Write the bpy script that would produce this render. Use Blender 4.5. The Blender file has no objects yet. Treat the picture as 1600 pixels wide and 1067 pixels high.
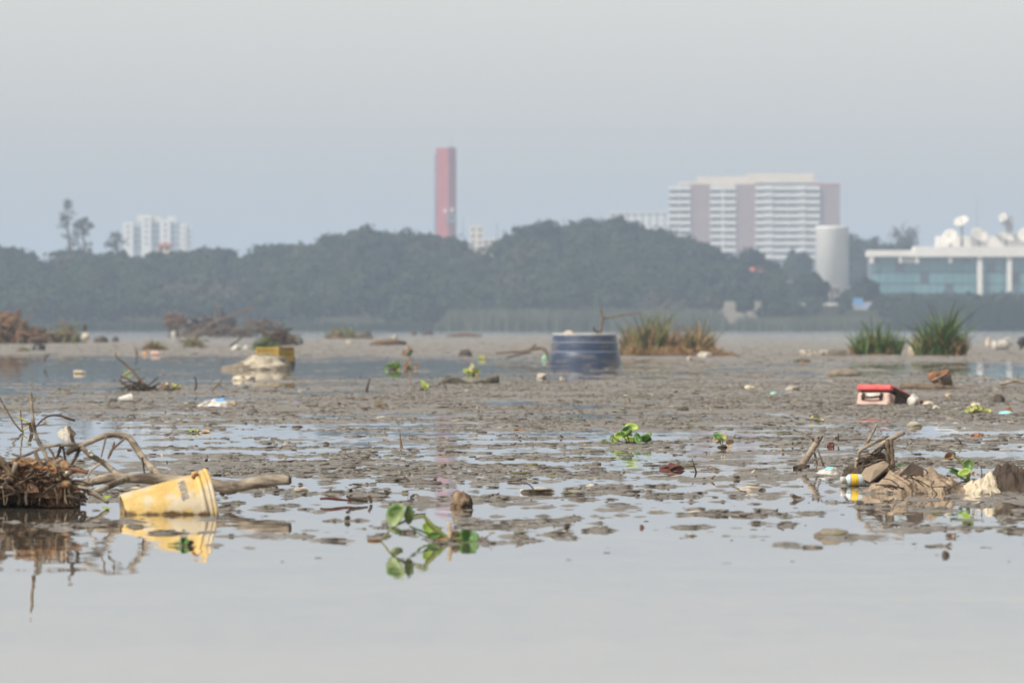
import bpy, math, random
import numpy as np
from mathutils import Vector, Matrix

R = math.radians
scene = bpy.context.scene
col = scene.collection
F_PX, H_CAM, Y_HOR = 14350.0, 0.74, 510.0       # long lens: focal length in photo pixels, eye height, horizon row

# ------------------------------------------------------------------ camera
cam_data = bpy.data.cameras.new('camera')
cam_data.sensor_width = 36.0
cam_data.lens = F_PX / 1600.0 * 36.0
cam_data.clip_start, cam_data.clip_end = 0.5, 30000.0
cam_data.dof.use_dof = True
cam_data.dof.focus_distance = 51.0
cam_data.dof.aperture_fstop = (cam_data.lens / 1000.0) / 0.027
cam = bpy.data.objects.new('camera', cam_data)
col.objects.link(cam)
cam.location = (0, 0, H_CAM)
cam.rotation_euler = (R(90) - (533.5 - Y_HOR) / F_PX, 0, 0)
scene.camera = cam

# ------------------------------------------------------------------ sky, sun, exposure
SUN_DIR = Vector((-0.56, -0.48, 0.74)).normalized()
elev = math.asin(SUN_DIR.z)
azim = math.atan2(SUN_DIR.x, SUN_DIR.y)
world = bpy.data.worlds.new('World')
scene.world = world
world.use_nodes = True
wn, wl = world.node_tree.nodes, world.node_tree.links
wn.clear()
sky = wn.new('ShaderNodeTexSky'); sky.sky_type = 'NISHITA'; sky.sun_disc = False
sky.sun_elevation, sky.sun_rotation = elev, azim
sky.altitude, sky.air_density, sky.dust_density, sky.ozone_density = 0, 1.0, 1.5, 1.0
hs = wn.new('ShaderNodeHueSaturation'); hs.inputs['Saturation'].default_value = 0.15
bg = wn.new('ShaderNodeBackground'); bg.inputs['Strength'].default_value = 0.15
wo = wn.new('ShaderNodeOutputWorld')
wb = wn.new('ShaderNodeMix'); wb.data_type = 'RGBA'; wb.blend_type = 'MULTIPLY'; wb.inputs['Factor'].default_value = 1.0; wb.inputs['B'].default_value = (1.06, 1.0, 0.925, 1)
wl.new(sky.outputs[0], hs.inputs['Color']); wl.new(hs.outputs[0], wb.inputs['A']); wl.new(wb.outputs['Result'], bg.inputs['Color']); wl.new(bg.outputs[0], wo.inputs['Surface'])
sd = bpy.data.lights.new('sun', 'SUN'); sd.energy = 3.0; sd.angle = R(0.53); sd.color = (1.0, 0.94, 0.85)
sun = bpy.data.objects.new('sun', sd); col.objects.link(sun)
sun.rotation_euler = SUN_DIR.to_track_quat('Z', 'Y').to_euler()
sun.location = (-20, -10, 60)
scene.view_settings.view_transform = 'Standard'
scene.view_settings.look = 'None'
scene.view_settings.exposure = 0.25
scene.view_settings.gamma = 1.0
scene.render.engine = 'CYCLES'
scene.cycles.use_denoising = True
try:
    scene.cycles.denoiser = 'OPENIMAGEDENOISE'
except Exception:
    pass
scene.cycles.max_bounces = 6
scene.cycles.diffuse_bounces = 2
scene.cycles.glossy_bounces = 3
scene.cycles.volume_bounces = 2
scene.cycles.use_adaptive_sampling = False

# ------------------------------------------------------------------ helpers
rng = np.random.default_rng(7)
random.seed(7)

def dist(y):                       # ground distance seen at photo row y
    return F_PX * H_CAM / (y - Y_HOR)
def pt(x, y, d):                   # photo pixel at distance d -> world point
    return np.array([(x - 800.0) / F_PX * d, d, H_CAM - (y - Y_HOR) / F_PX * d])
def gp(x, y, z=0.0):
    d = dist(y)
    return np.array([(x - 800.0) / F_PX * d, d, z])

_perm = np.random.default_rng(3).permutation(256).astype(np.int64)
_perm = np.concatenate([_perm, _perm, _perm])
_ang = np.linspace(0, 2 * np.pi, 16, endpoint=False)
_gx, _gy = np.cos(_ang), np.sin(_ang)
def perlin(x, y, seed=0):
    x = np.asarray(x, float) + seed * 17.31; y = np.asarray(y, float) + seed * 9.77
    xi = np.floor(x).astype(np.int64); yi = np.floor(y).astype(np.int64)
    xf, yf = x - xi, y - yi
    u, v = xf * xf * xf * (xf * (xf * 6 - 15) + 10), yf * yf * yf * (yf * (yf * 6 - 15) + 10)
    def g(ix, iy, fx, fy):
        h = _perm[(_perm[ix & 255] + iy) & 255] & 15
        return _gx[h] * fx + _gy[h] * fy
    a = g(xi, yi, xf, yf); b = g(xi + 1, yi, xf - 1, yf)
    c = g(xi, yi + 1, xf, yf - 1); d = g(xi + 1, yi + 1, xf - 1, yf - 1)
    return (a + u * (b - a)) * (1 - v) + (c + u * (d - c)) * v

def new_mesh(name, V, Fc, smooth=True):
    me = bpy.data.meshes.new(name)
    V = np.asarray(V, dtype=np.float64)
    if isinstance(Fc, np.ndarray):
        n, k = Fc.shape
        me.vertices.add(len(V)); me.vertices.foreach_set('co', V.astype(np.float32).ravel())
        me.loops.add(n * k); me.loops.foreach_set('vertex_index', Fc.astype(np.int32).ravel())
        me.polygons.add(n)
        me.polygons.foreach_set('loop_start', (np.arange(n) * k).astype(np.int32))
        me.polygons.foreach_set('loop_total', np.full(n, k, dtype=np.int32))
    else:
        me.from_pydata([tuple(v) for v in V], [], [tuple(f) for f in Fc])
    me.update(calc_edges=True)
    me.validate()
    if smooth:
        me.polygons.foreach_set('use_smooth', np.ones(len(me.polygons), dtype=bool))
    return me

def tagit(o, label=None, cat=None, group=None, kind=None):
    if label: o['label'] = label
    if cat: o['category'] = cat
    if group: o['group'] = group
    if kind: o['kind'] = kind
    return o

def mesh_obj(name, V, Fc, m, base=(0, 0, 0), parent=None, smooth=True):
    base = np.asarray(base, float)
    me = new_mesh(name, np.asarray(V, float) - base, Fc, smooth)
    me.materials.append(m)
    o = bpy.data.objects.new(name, me)
    col.objects.link(o)
    if parent is not None:
        o.parent = parent
    else:
        o.location = base
    return o

class Thing:
    """an Empty at the thing's base; parts are built in world metres and stored relative to it"""
    def __init__(self, name, label, cat, base, group=None):
        self.base = np.asarray(base, float)
        self.o = bpy.data.objects.new(name, None)
        self.o.empty_display_size = 0.1
        self.o.location = self.base
        col.objects.link(self.o)
        tagit(self.o, label, cat, group)
    def part(self, name, VF, m, smooth=True, kind=None, label=None, under=None):
        V, Fc = VF
        o = mesh_obj(name, V, Fc, m, self.base, under if under is not None else self.o, smooth)
        tagit(o, label=label, kind=kind)
        return o

def solo(name, label, cat, VF, m, base, group=None, smooth=True):
    o = mesh_obj(name, VF[0], VF[1], m, base, None, smooth)
    return tagit(o, label, cat, group)

def join(*parts):
    V, Fc, n = [], [], 0
    for v, f in parts:
        V.append(np.asarray(v, float)); Fc += [tuple(int(i) + n for i in q) for q in f]; n += len(v)
    return np.concatenate(V), Fc

def smooth_path(P, n=4):
    P = [np.asarray(p, float) for p in P]
    if len(P) < 3: n = max(n, 3)
    out = []
    for i in range(len(P) - 1):
        p0, p1, p2, p3 = P[max(i - 1, 0)], P[i], P[i + 1], P[min(i + 2, len(P) - 1)]
        for k in range(n):
            t = k / n
            out.append(0.5 * ((2 * p1) + (-p0 + p2) * t + (2 * p0 - 5 * p1 + 4 * p2 - p3) * t * t + (-p0 + 3 * p1 - 3 * p2 + p3) * t ** 3))
    out.append(P[-1])
    return out

def tube(P, r, sides=8, wob=0.10, n=4, seed=0):
    """a tapered, slightly knobbly closed tube along the points P; r one radius or one for each point"""
    rr = np.atleast_1d(np.asarray(r, float))
    if len(rr) == 1: rr = np.repeat(rr, len(P))
    Q = smooth_path([np.append(np.asarray(p, float), q) for p, q in zip(P, rr)], n)
    C = np.array([q[:3] for q in Q]); rad = np.array([max(q[3], 1e-4) for q in Q])
    lr = np.random.default_rng(seed + len(P) * 13 + int(abs(C[0][0]) * 1000) % 997)
    V, Fc = [], []
    T = np.gradient(C, axis=0)
    ref = np.array([0.13, 0.31, 0.94])
    for i in range(len(C)):
        t = T[i] / (np.linalg.norm(T[i]) + 1e-12)
        if abs(np.dot(ref, t)) > 0.95: ref = np.array([0.9, 0.3, 0.1])
        a = ref - t * np.dot(ref, t); a /= np.linalg.norm(a); ref = a
        b = np.cross(t, a)
        kk = 1 + lr.uniform(-wob, wob)
        for s in range(sides):
            w = 2 * np.pi * s / sides
            V.append(C[i] + (a * math.cos(w) + b * math.sin(w)) * rad[i] * kk * (1 + lr.uniform(-wob, wob) * 0.6))
    m = len(C)
    for i in range(m - 1):
        for s in range(sides):
            s2 = (s + 1) % sides
            Fc.append((i * sides + s, i * sides + s2, (i + 1) * sides + s2, (i + 1) * sides + s))
    Fc.append(tuple(range(sides - 1, -1, -1)))
    Fc.append(tuple((m - 1) * sides + s for s in range(sides)))
    return np.array(V), Fc

def ptube(L, d, rpx, **k):
    """tube from photo points (x, y[, depth offset]) at distance d, radius in photo pixels"""
    P = [pt(q[0], q[1], d + (q[2] if len(q) > 2 else 0.0)) for q in L]
    r = np.atleast_1d(np.asarray(rpx, float)) * d / F_PX
    return tube(P, r if len(r) > 1 else r[0], **k)

def box(x0, x1, y0, y1, z0, z1):
    V = [(x0, y0, z0), (x1, y0, z0), (x1, y1, z0), (x0, y1, z0), (x0, y0, z1), (x1, y0, z1), (x1, y1, z1), (x0, y1, z1)]
    Fc = [(0, 3, 2, 1), (4, 5, 6, 7), (0, 1, 5, 4), (1, 2, 6, 5), (2, 3, 7, 6), (3, 0, 4, 7)]
    return np.array(V, float), Fc

def xf(VF, rot=None, loc=(0, 0, 0)):
    V = np.asarray(VF[0], float)
    if rot is not None:
        V = V @ np.array(rot.to_3x3()).T
    return V + np.asarray(loc, float), VF[1]

def lathe(prof, seg=32, closed=True):
    """profile (radius, z) turned about z; outer skin, capped"""
    V, Fc = [], []
    for r, z in prof:
        for s in range(seg):
            a = 2 * np.pi * s / seg
            V.append((r * math.cos(a), r * math.sin(a), z))
    for i in range(len(prof) - 1):
        for s in range(seg):
            s2 = (s + 1) % seg
            Fc.append((i * seg + s, i * seg + s2, (i + 1) * seg + s2, (i + 1) * seg + s))
    if closed:
        Fc.append(tuple(range(seg - 1, -1, -1))); Fc.append(tuple((len(prof) - 1) * seg + s for s in range(seg)))
    return np.array(V), Fc

_ico = {}
def ico(sub):
    if sub not in _ico:
        import bmesh
        bm = bmesh.new(); bmesh.ops.create_icosphere(bm, subdivisions=sub, radius=1.0)
        bm.verts.ensure_lookup_table()
        V = np.array([v.co[:] for v in bm.verts]); Fc = [tuple(v.index for v in f.verts) for f in bm.faces]
        bm.free(); _ico[sub] = (V, Fc)
    return _ico[sub]

def rock(c, rx, ry, rz, seed, sub=3, rough=0.25, ridged=False, scale=1.6):
    V, Fc = ico(sub)
    n1 = perlin(V[:, 0] * scale + V[:, 2] * 0.7, V[:, 1] * scale + V[:, 2] * scale, seed)
    n2 = perlin(V[:, 0] * scale * 2.6 + 5, V[:, 2] * scale * 2.6 + V[:, 1] * 2, seed + 5)
    if ridged:
        n1 = 0.5 - 2 * np.abs(n1); n2 = 0.4 - 2 * np.abs(n2)
    k = 1 + rough * (n1 * 1.4 + n2 * 0.7)
    W = V * k[:, None] * np.array([rx, ry, rz])
    return W + np.asarray(c, float), Fc

def crumple(c, w, dep, h, seed, nx=44, ny=26, yaw=0.0, peaks=(), rough=0.5, sc=4.0, fine=3):
    """a crumpled sheet heaped up over the water: ridged folds, its hem tucked below the surface"""
    # coarse random facets (like creased cloth), each crease sharp, then interpolated on the finer grid
    gq = np.random.default_rng(seed)
    cx_, cy_ = max(5, int(sc * 2.2)), max(4, int(sc * 1.5))
    K = gq.uniform(0.25, 1.0, (cy_, cx_)); K2 = gq.uniform(0, 1.0, (cy_ * 2, cx_ * 2))
    u = np.linspace(-1, 1, nx); v = np.linspace(-1, 1, ny)
    U, Vv = np.meshgrid(u, v)
    rr = np.sqrt(U ** 2 + Vv ** 2)
    env = np.clip(1 - np.clip(rr, 0, 1) ** 1.7, 0, 1)
    def tri(Kk, wx, wy):
        h_, w_ = Kk.shape
        fx = np.clip((wx + 1) / 2 * (w_ - 1), 0, w_ - 1.001); fy = np.clip((wy + 1) / 2 * (h_ - 1), 0, h_ - 1.001)
        ix, iy = fx.astype(int), fy.astype(int); tx, ty = fx - ix, fy - iy
        a_, b_, c_, d_ = Kk[iy, ix], Kk[iy, ix + 1], Kk[iy + 1, ix], Kk[iy + 1, ix + 1]
        return np.where(tx + ty < 1, a_ + (b_ - a_) * tx + (c_ - a_) * ty, d_ + (c_ - d_) * (1 - tx) + (b_ - d_) * (1 - ty))
    wx = U + 0.16 * perlin(U * 2.2, Vv * 2.2, seed + 2); wy = Vv + 0.2 * perlin(U * 2.2 + 4, Vv * 2.2, seed + 4)
    Z = env ** 0.8 * (1 - rough + rough * (0.68 * tri(K, wx, wy) + 0.32 * tri(K2, wx, wy)) / 0.8)
    for (pu, pv, ph, pr) in peaks:
        Z = np.maximum(Z, ph * np.clip(1 - np.sqrt((U - pu) ** 2 + (Vv - pv) ** 2) / pr, 0, 1) ** 0.8)
    edge = perlin(U * 3, Vv * 3, seed + 9) * 0.18
    X = U * w / 2 * (1 + edge); Y = Vv * dep / 2 * (1 + edge)
    Z = Z * h - 0.018 * (rr > 0.93)
    ca, sa = math.cos(yaw), math.sin(yaw)
    P = np.stack([X * ca - Y * sa, X * sa + Y * ca, Z], -1).reshape(-1, 3) + np.asarray(c, float)
    Fc = [(j * nx + i, j * nx + i + 1, (j + 1) * nx + i + 1, (j + 1) * nx + i) for j in range(ny - 1) for i in range(nx - 1)]
    return P, Fc

def leaf(c, n, up, rx, ry, cup=0.25, seg=14, rings=4, fold=0.0, tip=0.0):
    """a thick cupped leaf blade with a midrib fold; c centre, n facing, up the tip direction"""
    n = np.asarray(n, float); n /= np.linalg.norm(n)
    up = np.asarray(up, float); up = up - n * np.dot(up, n); up /= np.linalg.norm(up)
    s = np.cross(up, n)
    V, Fc = [], []
    for side in (0, 1):
        V.append(np.asarray(c, float) - n * 0.004 * side * ry / 0.05)
        for k in range(1, rings + 1):
            q = k / rings
            for j in range(seg):
                a = 2 * np.pi * j / seg
                x, y = math.cos(a) * q, math.sin(a) * q
                w = 1 - tip * max(y, 0) ** 2 - 0.10 * max(-y, 0) ** 3 + 0.05 * q * math.sin(5 * a + rx * 900)
                z = cup * q * q * ry + fold * abs(x) * rx + 0.04 * ry * math.sin(3 * a) * q
                V.append(np.asarray(c, float) + s * x * rx * w + up * y * ry + n * z - n * 0.004 * side * ry / 0.05)
    m = 1 + rings * seg
    for side in (0, 1):
        o = side * m
        for j in range(seg):
            j2 = (j + 1) % seg
            t = (o, o + 1 + j, o + 1 + j2)
            Fc.append(t if side == 0 else t[::-1])
            for k in range(rings - 1):
                a = o + 1 + k * seg
                q = (a + j, a + seg + j, a + seg + j2, a + j2)
                Fc.append(q if side == 0 else q[::-1])
    a = 1 + (rings - 1) * seg
    for j in range(seg):
        j2 = (j + 1) % seg
        Fc.append((a + j, m + a + j, m + a + j2, a + j2))
    return np.array(V), Fc

# ------------------------------------------------------------------ materials
def mat(name, c1, c2=None, rough=0.7, scale=6.0, bump=0.0, bscale=None, spec=0.3, detail=5.0, stretch=None, c3=None, c3_at=0.66, metal=0.0, c3_scale=None, world=False):
    m = bpy.data.materials.new(name); m.use_nodes = True
    N, Lk = m.node_tree.nodes, m.node_tree.links
    b = N['Principled BSDF']
    b.inputs['Roughness'].default_value = rough
    b.inputs['Specular IOR Level'].default_value = spec
    b.inputs['Metallic'].default_value = metal
    tc = N.new('ShaderNodeTexCoord'); src = tc.outputs['Object']
    if world:
        ge = N.new('ShaderNodeNewGeometry'); src = ge.outputs['Position']
    if stretch:
        mp = N.new('ShaderNodeMapping'); mp.inputs['Scale'].default_value = stretch
        Lk.new(src, mp.inputs['Vector']); src = mp.outputs[0]
    nt = N.new('ShaderNodeTexNoise'); nt.inputs['Scale'].default_value = scale; nt.inputs['Detail'].default_value = detail
    nt.inputs['Roughness'].default_value = 0.6
    Lk.new(src, nt.inputs['Vector'])
    cr = N.new('ShaderNodeValToRGB')
    cr.color_ramp.elements[0].position, cr.color_ramp.elements[1].position = 0.34, 0.66
    cr.color_ramp.elements[0].color = (*c1, 1); cr.color_ramp.elements[1].color = (*(c2 or [min(1, x * 1.35) for x in c1]), 1)
    Lk.new(nt.outputs['Fac'], cr.inputs['Fac'])
    out = cr.outputs['Color']
    if c3:
        n2 = N.new('ShaderNodeTexNoise'); n2.inputs['Scale'].default_value = c3_scale or scale * 0.4; n2.inputs['Detail'].default_value = 6
        Lk.new(src, n2.inputs['Vector'])
        r2 = N.new('ShaderNodeValToRGB'); r2.color_ramp.elements[0].position = c3_at - 0.08; r2.color_ramp.elements[1].position = c3_at + 0.04
        Lk.new(n2.outputs['Fac'], r2.inputs['Fac'])
        mx = N.new('ShaderNodeMix'); mx.data_type = 'RGBA'
        Lk.new(r2.outputs['Color'], mx.inputs['Factor']); Lk.new(out, mx.inputs['A']); mx.inputs['B'].default_value = (*c3, 1)
        out = mx.outputs['Result']
    Lk.new(out, b.inputs['Base Color'])
    if bump:
        n3 = N.new('ShaderNodeTexNoise'); n3.inputs['Scale'].default_value = bscale or scale * 3; n3.inputs['Detail'].default_value = 6
        Lk.new(src, n3.inputs['Vector'])
        bp = N.new('ShaderNodeBump'); bp.inputs['Strength'].default_value = 1.0; bp.inputs['Distance'].default_value = bump
        Lk.new(n3.outputs['Fac'], bp.inputs['Height']); Lk.new(bp.outputs[0], b.inputs['Normal'])
    m.node_tree.nodes['Principled BSDF'].name = 'Principled BSDF'
    return m

M = {}
M['bark_pale'] = mat('bark_pale', (0.17, 0.135, 0.10), (0.44, 0.375, 0.29), 0.8, 22, 0.008, 45, stretch=(0.4, 1, 1), c3=(0.085, 0.062, 0.042), c3_at=0.60, c3_scale=12)
M['bark_dark'] = mat('bark_dark', (0.035, 0.027, 0.02), (0.10, 0.075, 0.055), 0.85, 20, 0.004, 50)
M['bark_mid'] = mat('bark_mid', (0.11, 0.08, 0.055), (0.24, 0.18, 0.125), 0.85, 18, 0.004, 50)
M['root'] = mat('root', (0.055, 0.032, 0.02), (0.22, 0.135, 0.085), 0.9, 16, 0.006, 40, c3=(0.33, 0.24, 0.15), c3_at=0.66, c3_scale=30)
M['dead_leaf'] = mat('dead_leaf', (0.16, 0.085, 0.045), (0.34, 0.22, 0.12), 0.8, 25)
M['tarp'] = mat('tarp', (0.22, 0.16, 0.11), (0.42, 0.33, 0.235), 0.8, 16, 0.012, 34, c3=(0.13, 0.10, 0.07), c3_at=0.63, c3_scale=11)
M['cardboard'] = mat('cardboard', (0.25, 0.19, 0.135), (0.33, 0.26, 0.19), 0.85, 12, 0.002, 60)
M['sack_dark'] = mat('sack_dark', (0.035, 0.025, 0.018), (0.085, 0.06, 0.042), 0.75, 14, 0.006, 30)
M['paper'] = mat('paper', (0.50, 0.42, 0.30), (0.68, 0.60, 0.46), 0.8, 12, 0.003, 40, c3=(0.28, 0.22, 0.15), c3_at=0.63, c3_scale=12)
M['leaf'] = mat('leaf', (0.045, 0.10, 0.02), (0.10, 0.18, 0.035), 0.4, 30, 0.001, 90, spec=0.5, c3=(0.20, 0.15, 0.05), c3_at=0.66, c3_scale=26)
M['leaf_dark'] = mat('leaf_dark', (0.03, 0.095, 0.015), (0.07, 0.17, 0.025), 0.4, 22, 0.001, 90, spec=0.45)
M['leaf_pale'] = mat('leaf_pale', (0.20, 0.27, 0.12), (0.34, 0.39, 0.20), 0.5, 18, 0.001, 90, c3=(0.09, 0.18, 0.045), c3_at=0.55, c3_scale=20)
M['leaf_lime'] = mat('leaf_lime', (0.22, 0.33, 0.05), (0.42, 0.50, 0.12), 0.5, 18, spec=0.4)
M['stalk'] = mat('stalk', (0.13, 0.17, 0.04), (0.25, 0.26, 0.08), 0.5, 20, c3=(0.22, 0.13, 0.06), c3_at=0.6)
M['stalk_yellow'] = mat('stalk_yellow', (0.38, 0.36, 0.10), (0.55, 0.50, 0.2), 0.6, 20)
M['husk'] = mat('husk', (0.16, 0.10, 0.06), (0.38, 0.29, 0.20), 0.85, 26, 0.006, 60, c3=(0.07, 0.045, 0.03), c3_at=0.58, c3_scale=22)
M['cream'] = mat('cream', (0.36, 0.27, 0.17), (0.56, 0.45, 0.31), 0.7, 20, 0.002, 60, c3=(0.16, 0.09, 0.04), c3_at=0.62, c3_scale=14)
M['white_plastic'] = mat('white_plastic', (0.46, 0.44, 0.39), (0.70, 0.68, 0.63), 0.45, 14, spec=0.45, c3=(0.24, 0.205, 0.16), c3_at=0.58, c3_scale=11)
M['white_foam'] = mat('white_foam', (0.38, 0.345, 0.285), (0.62, 0.57, 0.49), 0.85, 16, 0.004, 40, c3=(0.20, 0.165, 0.125), c3_at=0.56, c3_scale=12)
M['pink_plastic'] = mat('pink_plastic', (0.68, 0.40, 0.34), (0.78, 0.55, 0.47), 0.45, 9, spec=0.5)
M['orange_plastic'] = mat('orange_plastic', (0.72, 0.33, 0.16), (0.80, 0.45, 0.25), 0.45, 9, spec=0.5)
M['cyan_plastic'] = mat('cyan_plastic', (0.18, 0.55, 0.62), (0.35, 0.68, 0.72), 0.45, 9, spec=0.5)
M['green_plastic'] = mat('green_plastic', (0.20, 0.48, 0.32), (0.40, 0.62, 0.48), 0.45, 9, spec=0.5)
M['red_scrap'] = mat('red_scrap', (0.08, 0.028, 0.02), (0.15, 0.055, 0.04), 0.5, 20)
M['rust'] = mat('rust', (0.17, 0.075, 0.035), (0.36, 0.17, 0.075), 0.8, 12, 0.004, 30)
M['black_plastic'] = mat('black_plastic', (0.018, 0.018, 0.02), (0.05, 0.048, 0.045), 0.45, 8, 0.004, 20, spec=0.5)
M['rubber'] = mat('rubber', (0.03, 0.028, 0.02), (0.075, 0.068, 0.05), 0.7, 10, 0.004, 30, c3=(0.16, 0.14, 0.10), c3_at=0.6, c3_scale=6)
M['stone'] = mat('stone', (0.15, 0.125, 0.095), (0.27, 0.235, 0.18), 0.9, 8, 0.008, 22)
M['stone_pale'] = mat('stone_pale', (0.30, 0.26, 0.19), (0.58, 0.52, 0.42), 0.9, 7, 0.010, 20, c3=(0.20, 0.17, 0.12), c3_at=0.55, c3_scale=2.2)
M['stone_dark'] = mat('stone_dark', (0.05, 0.042, 0.035), (0.11, 0.09, 0.075), 0.9, 8, 0.006, 22)
M['crate'] = mat('crate', (0.26, 0.17, 0.03), (0.40, 0.28, 0.06), 0.6, 6, spec=0.4)
M['cooler_body'] = mat('cooler_body', (0.50, 0.31, 0.26), (0.64, 0.47, 0.40), 0.6, 9, 0.001, 30, c3=(0.24, 0.17, 0.13), c3_at=0.60, c3_scale=8)
M['cooler_lid'] = mat('cooler_lid', (0.55, 0.06, 0.06), (0.70, 0.12, 0.11), 0.45, 6, spec=0.5, c3=(0.62, 0.36, 0.30), c3_at=0.68)
M['cooler_inside'] = mat('cooler_inside', (0.02, 0.012, 0.01), (0.05, 0.03, 0.025), 0.8, 8)
M['handle_dark'] = mat('handle_dark', (0.03, 0.022, 0.02), (0.06, 0.045, 0.04), 0.6, 10)
M['tank_blue'] = mat('tank_blue', (0.022, 0.036, 0.075), (0.040, 0.066, 0.125), 0.42, 2.2, 0.002, 10, spec=0.5, c3=(0.10, 0.105, 0.115), c3_at=0.585, c3_scale=2.6, stretch=(1, 1, 3.5))
M['tank_ledge'] = mat('tank_ledge', (0.12, 0.155, 0.23), (0.21, 0.24, 0.31), 0.4, 3, spec=0.5)  # paler than the shell: a highlight along the ribs put into the colour
M['tank_lip'] = mat('tank_lip', (0.36, 0.36, 0.36), (0.55, 0.55, 0.54), 0.6, 5)
M['grass'] = mat('grass', (0.04, 0.085, 0.015), (0.10, 0.15, 0.035), 0.6, 3.0, world=True)
M['grass_dry'] = mat('grass_dry', (0.20, 0.12, 0.055), (0.38, 0.26, 0.13), 0.8, 3.0, world=True)
M['grass_olive'] = mat('grass_olive', (0.09, 0.105, 0.03), (0.20, 0.19, 0.07), 0.7, 3.0, world=True)
M['reed'] = mat('reed', (0.07, 0.085, 0.055), (0.12, 0.13, 0.085), 0.8, 0.12, world=True)
M['foliage'] = mat('foliage', (0.010, 0.025, 0.015), (0.034, 0.052, 0.030), 0.75, 0.07, spec=0.12, world=True, c3=(0.06, 0.055, 0.038), c3_at=0.66, c3_scale=0.05)
M['foliage_dark'] = mat('foliage_dark', (0.006, 0.018, 0.010), (0.018, 0.033, 0.019), 0.75, 0.16, spec=0.15, world=True)
M['foliage_grey'] = mat('foliage_grey', (0.05, 0.05, 0.035), (0.09, 0.085, 0.06), 0.8, 0.2, spec=0.1, world=True)
M['trunk_far'] = mat('trunk_far', (0.07, 0.055, 0.04), (0.12, 0.10, 0.08), 0.9, 0.8)
M['wall_white'] = mat('wall_white', (0.70, 0.67, 0.62), (0.80, 0.78, 0.74), 0.8, 0.25)
M['white_paint'] = mat('white_paint', (0.80, 0.79, 0.76), (0.86, 0.85, 0.83), 0.8, 0.25)
M['wall_cream'] = mat('wall_cream', (0.66, 0.57, 0.45), (0.74, 0.66, 0.54), 0.8, 0.25)
M['dish_cream'] = mat('dish_cream', (0.64, 0.61, 0.54), (0.72, 0.69, 0.62), 0.7, 0.6)
M['wall_mauve'] = mat('wall_mauve', (0.26, 0.165, 0.15), (0.32, 0.21, 0.19), 0.85, 0.3)
M['wall_grey'] = mat('wall_grey', (0.34, 0.34, 0.36), (0.42, 0.42, 0.44), 0.85, 0.3)
M['tower_red'] = mat('tower_red', (0.34, 0.055, 0.05), (0.42, 0.085, 0.075), 0.75, 0.3)
M['wall_dull'] = mat('wall_dull', (0.30, 0.27, 0.23), (0.40, 0.36, 0.30), 0.85, 0.4)
M['roof_dull'] = mat('roof_dull', (0.20, 0.16, 0.13), (0.30, 0.25, 0.21), 0.85, 0.5)
M['roof_red'] = mat('roof_red', (0.42, 0.10, 0.07), (0.52, 0.16, 0.11), 0.8, 0.6)
M['glass_dark'] = mat('glass_dark', (0.035, 0.05, 0.07), (0.07, 0.09, 0.115), 0.15, 0.3, spec=0.6)
M['glass_teal'] = mat('glass_teal', (0.07, 0.19, 0.21), (0.12, 0.26, 0.28), 0.2, 0.25, spec=0.7)
M['metal_grey'] = mat('metal_grey', (0.22, 0.22, 0.23), (0.32, 0.32, 0.33), 0.5, 1.0, metal=0.3)
M['blue_paint'] = mat('blue_paint', (0.10, 0.30, 0.60), (0.16, 0.38, 0.68), 0.5, 0.6)
M['clear_plastic'] = mat('clear_plastic', (0.42, 0.50, 0.53), (0.58, 0.64, 0.66), 0.15, 20, spec=0.6)
M['label_yellow'] = mat('label_yellow', (0.78, 0.50, 0.03), (0.85, 0.62, 0.08), 0.45, 20, c3=(0.60, 0.16, 0.02), c3_at=0.63, c3_scale=70)
M['ink'] = mat('ink', (0.16, 0.15, 0.14), (0.36, 0.33, 0.27), 0.6, 30)
M['earth'] = mat('earth', (0.045, 0.05, 0.028), (0.075, 0.075, 0.045), 0.95, 0.05, world=True)

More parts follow.
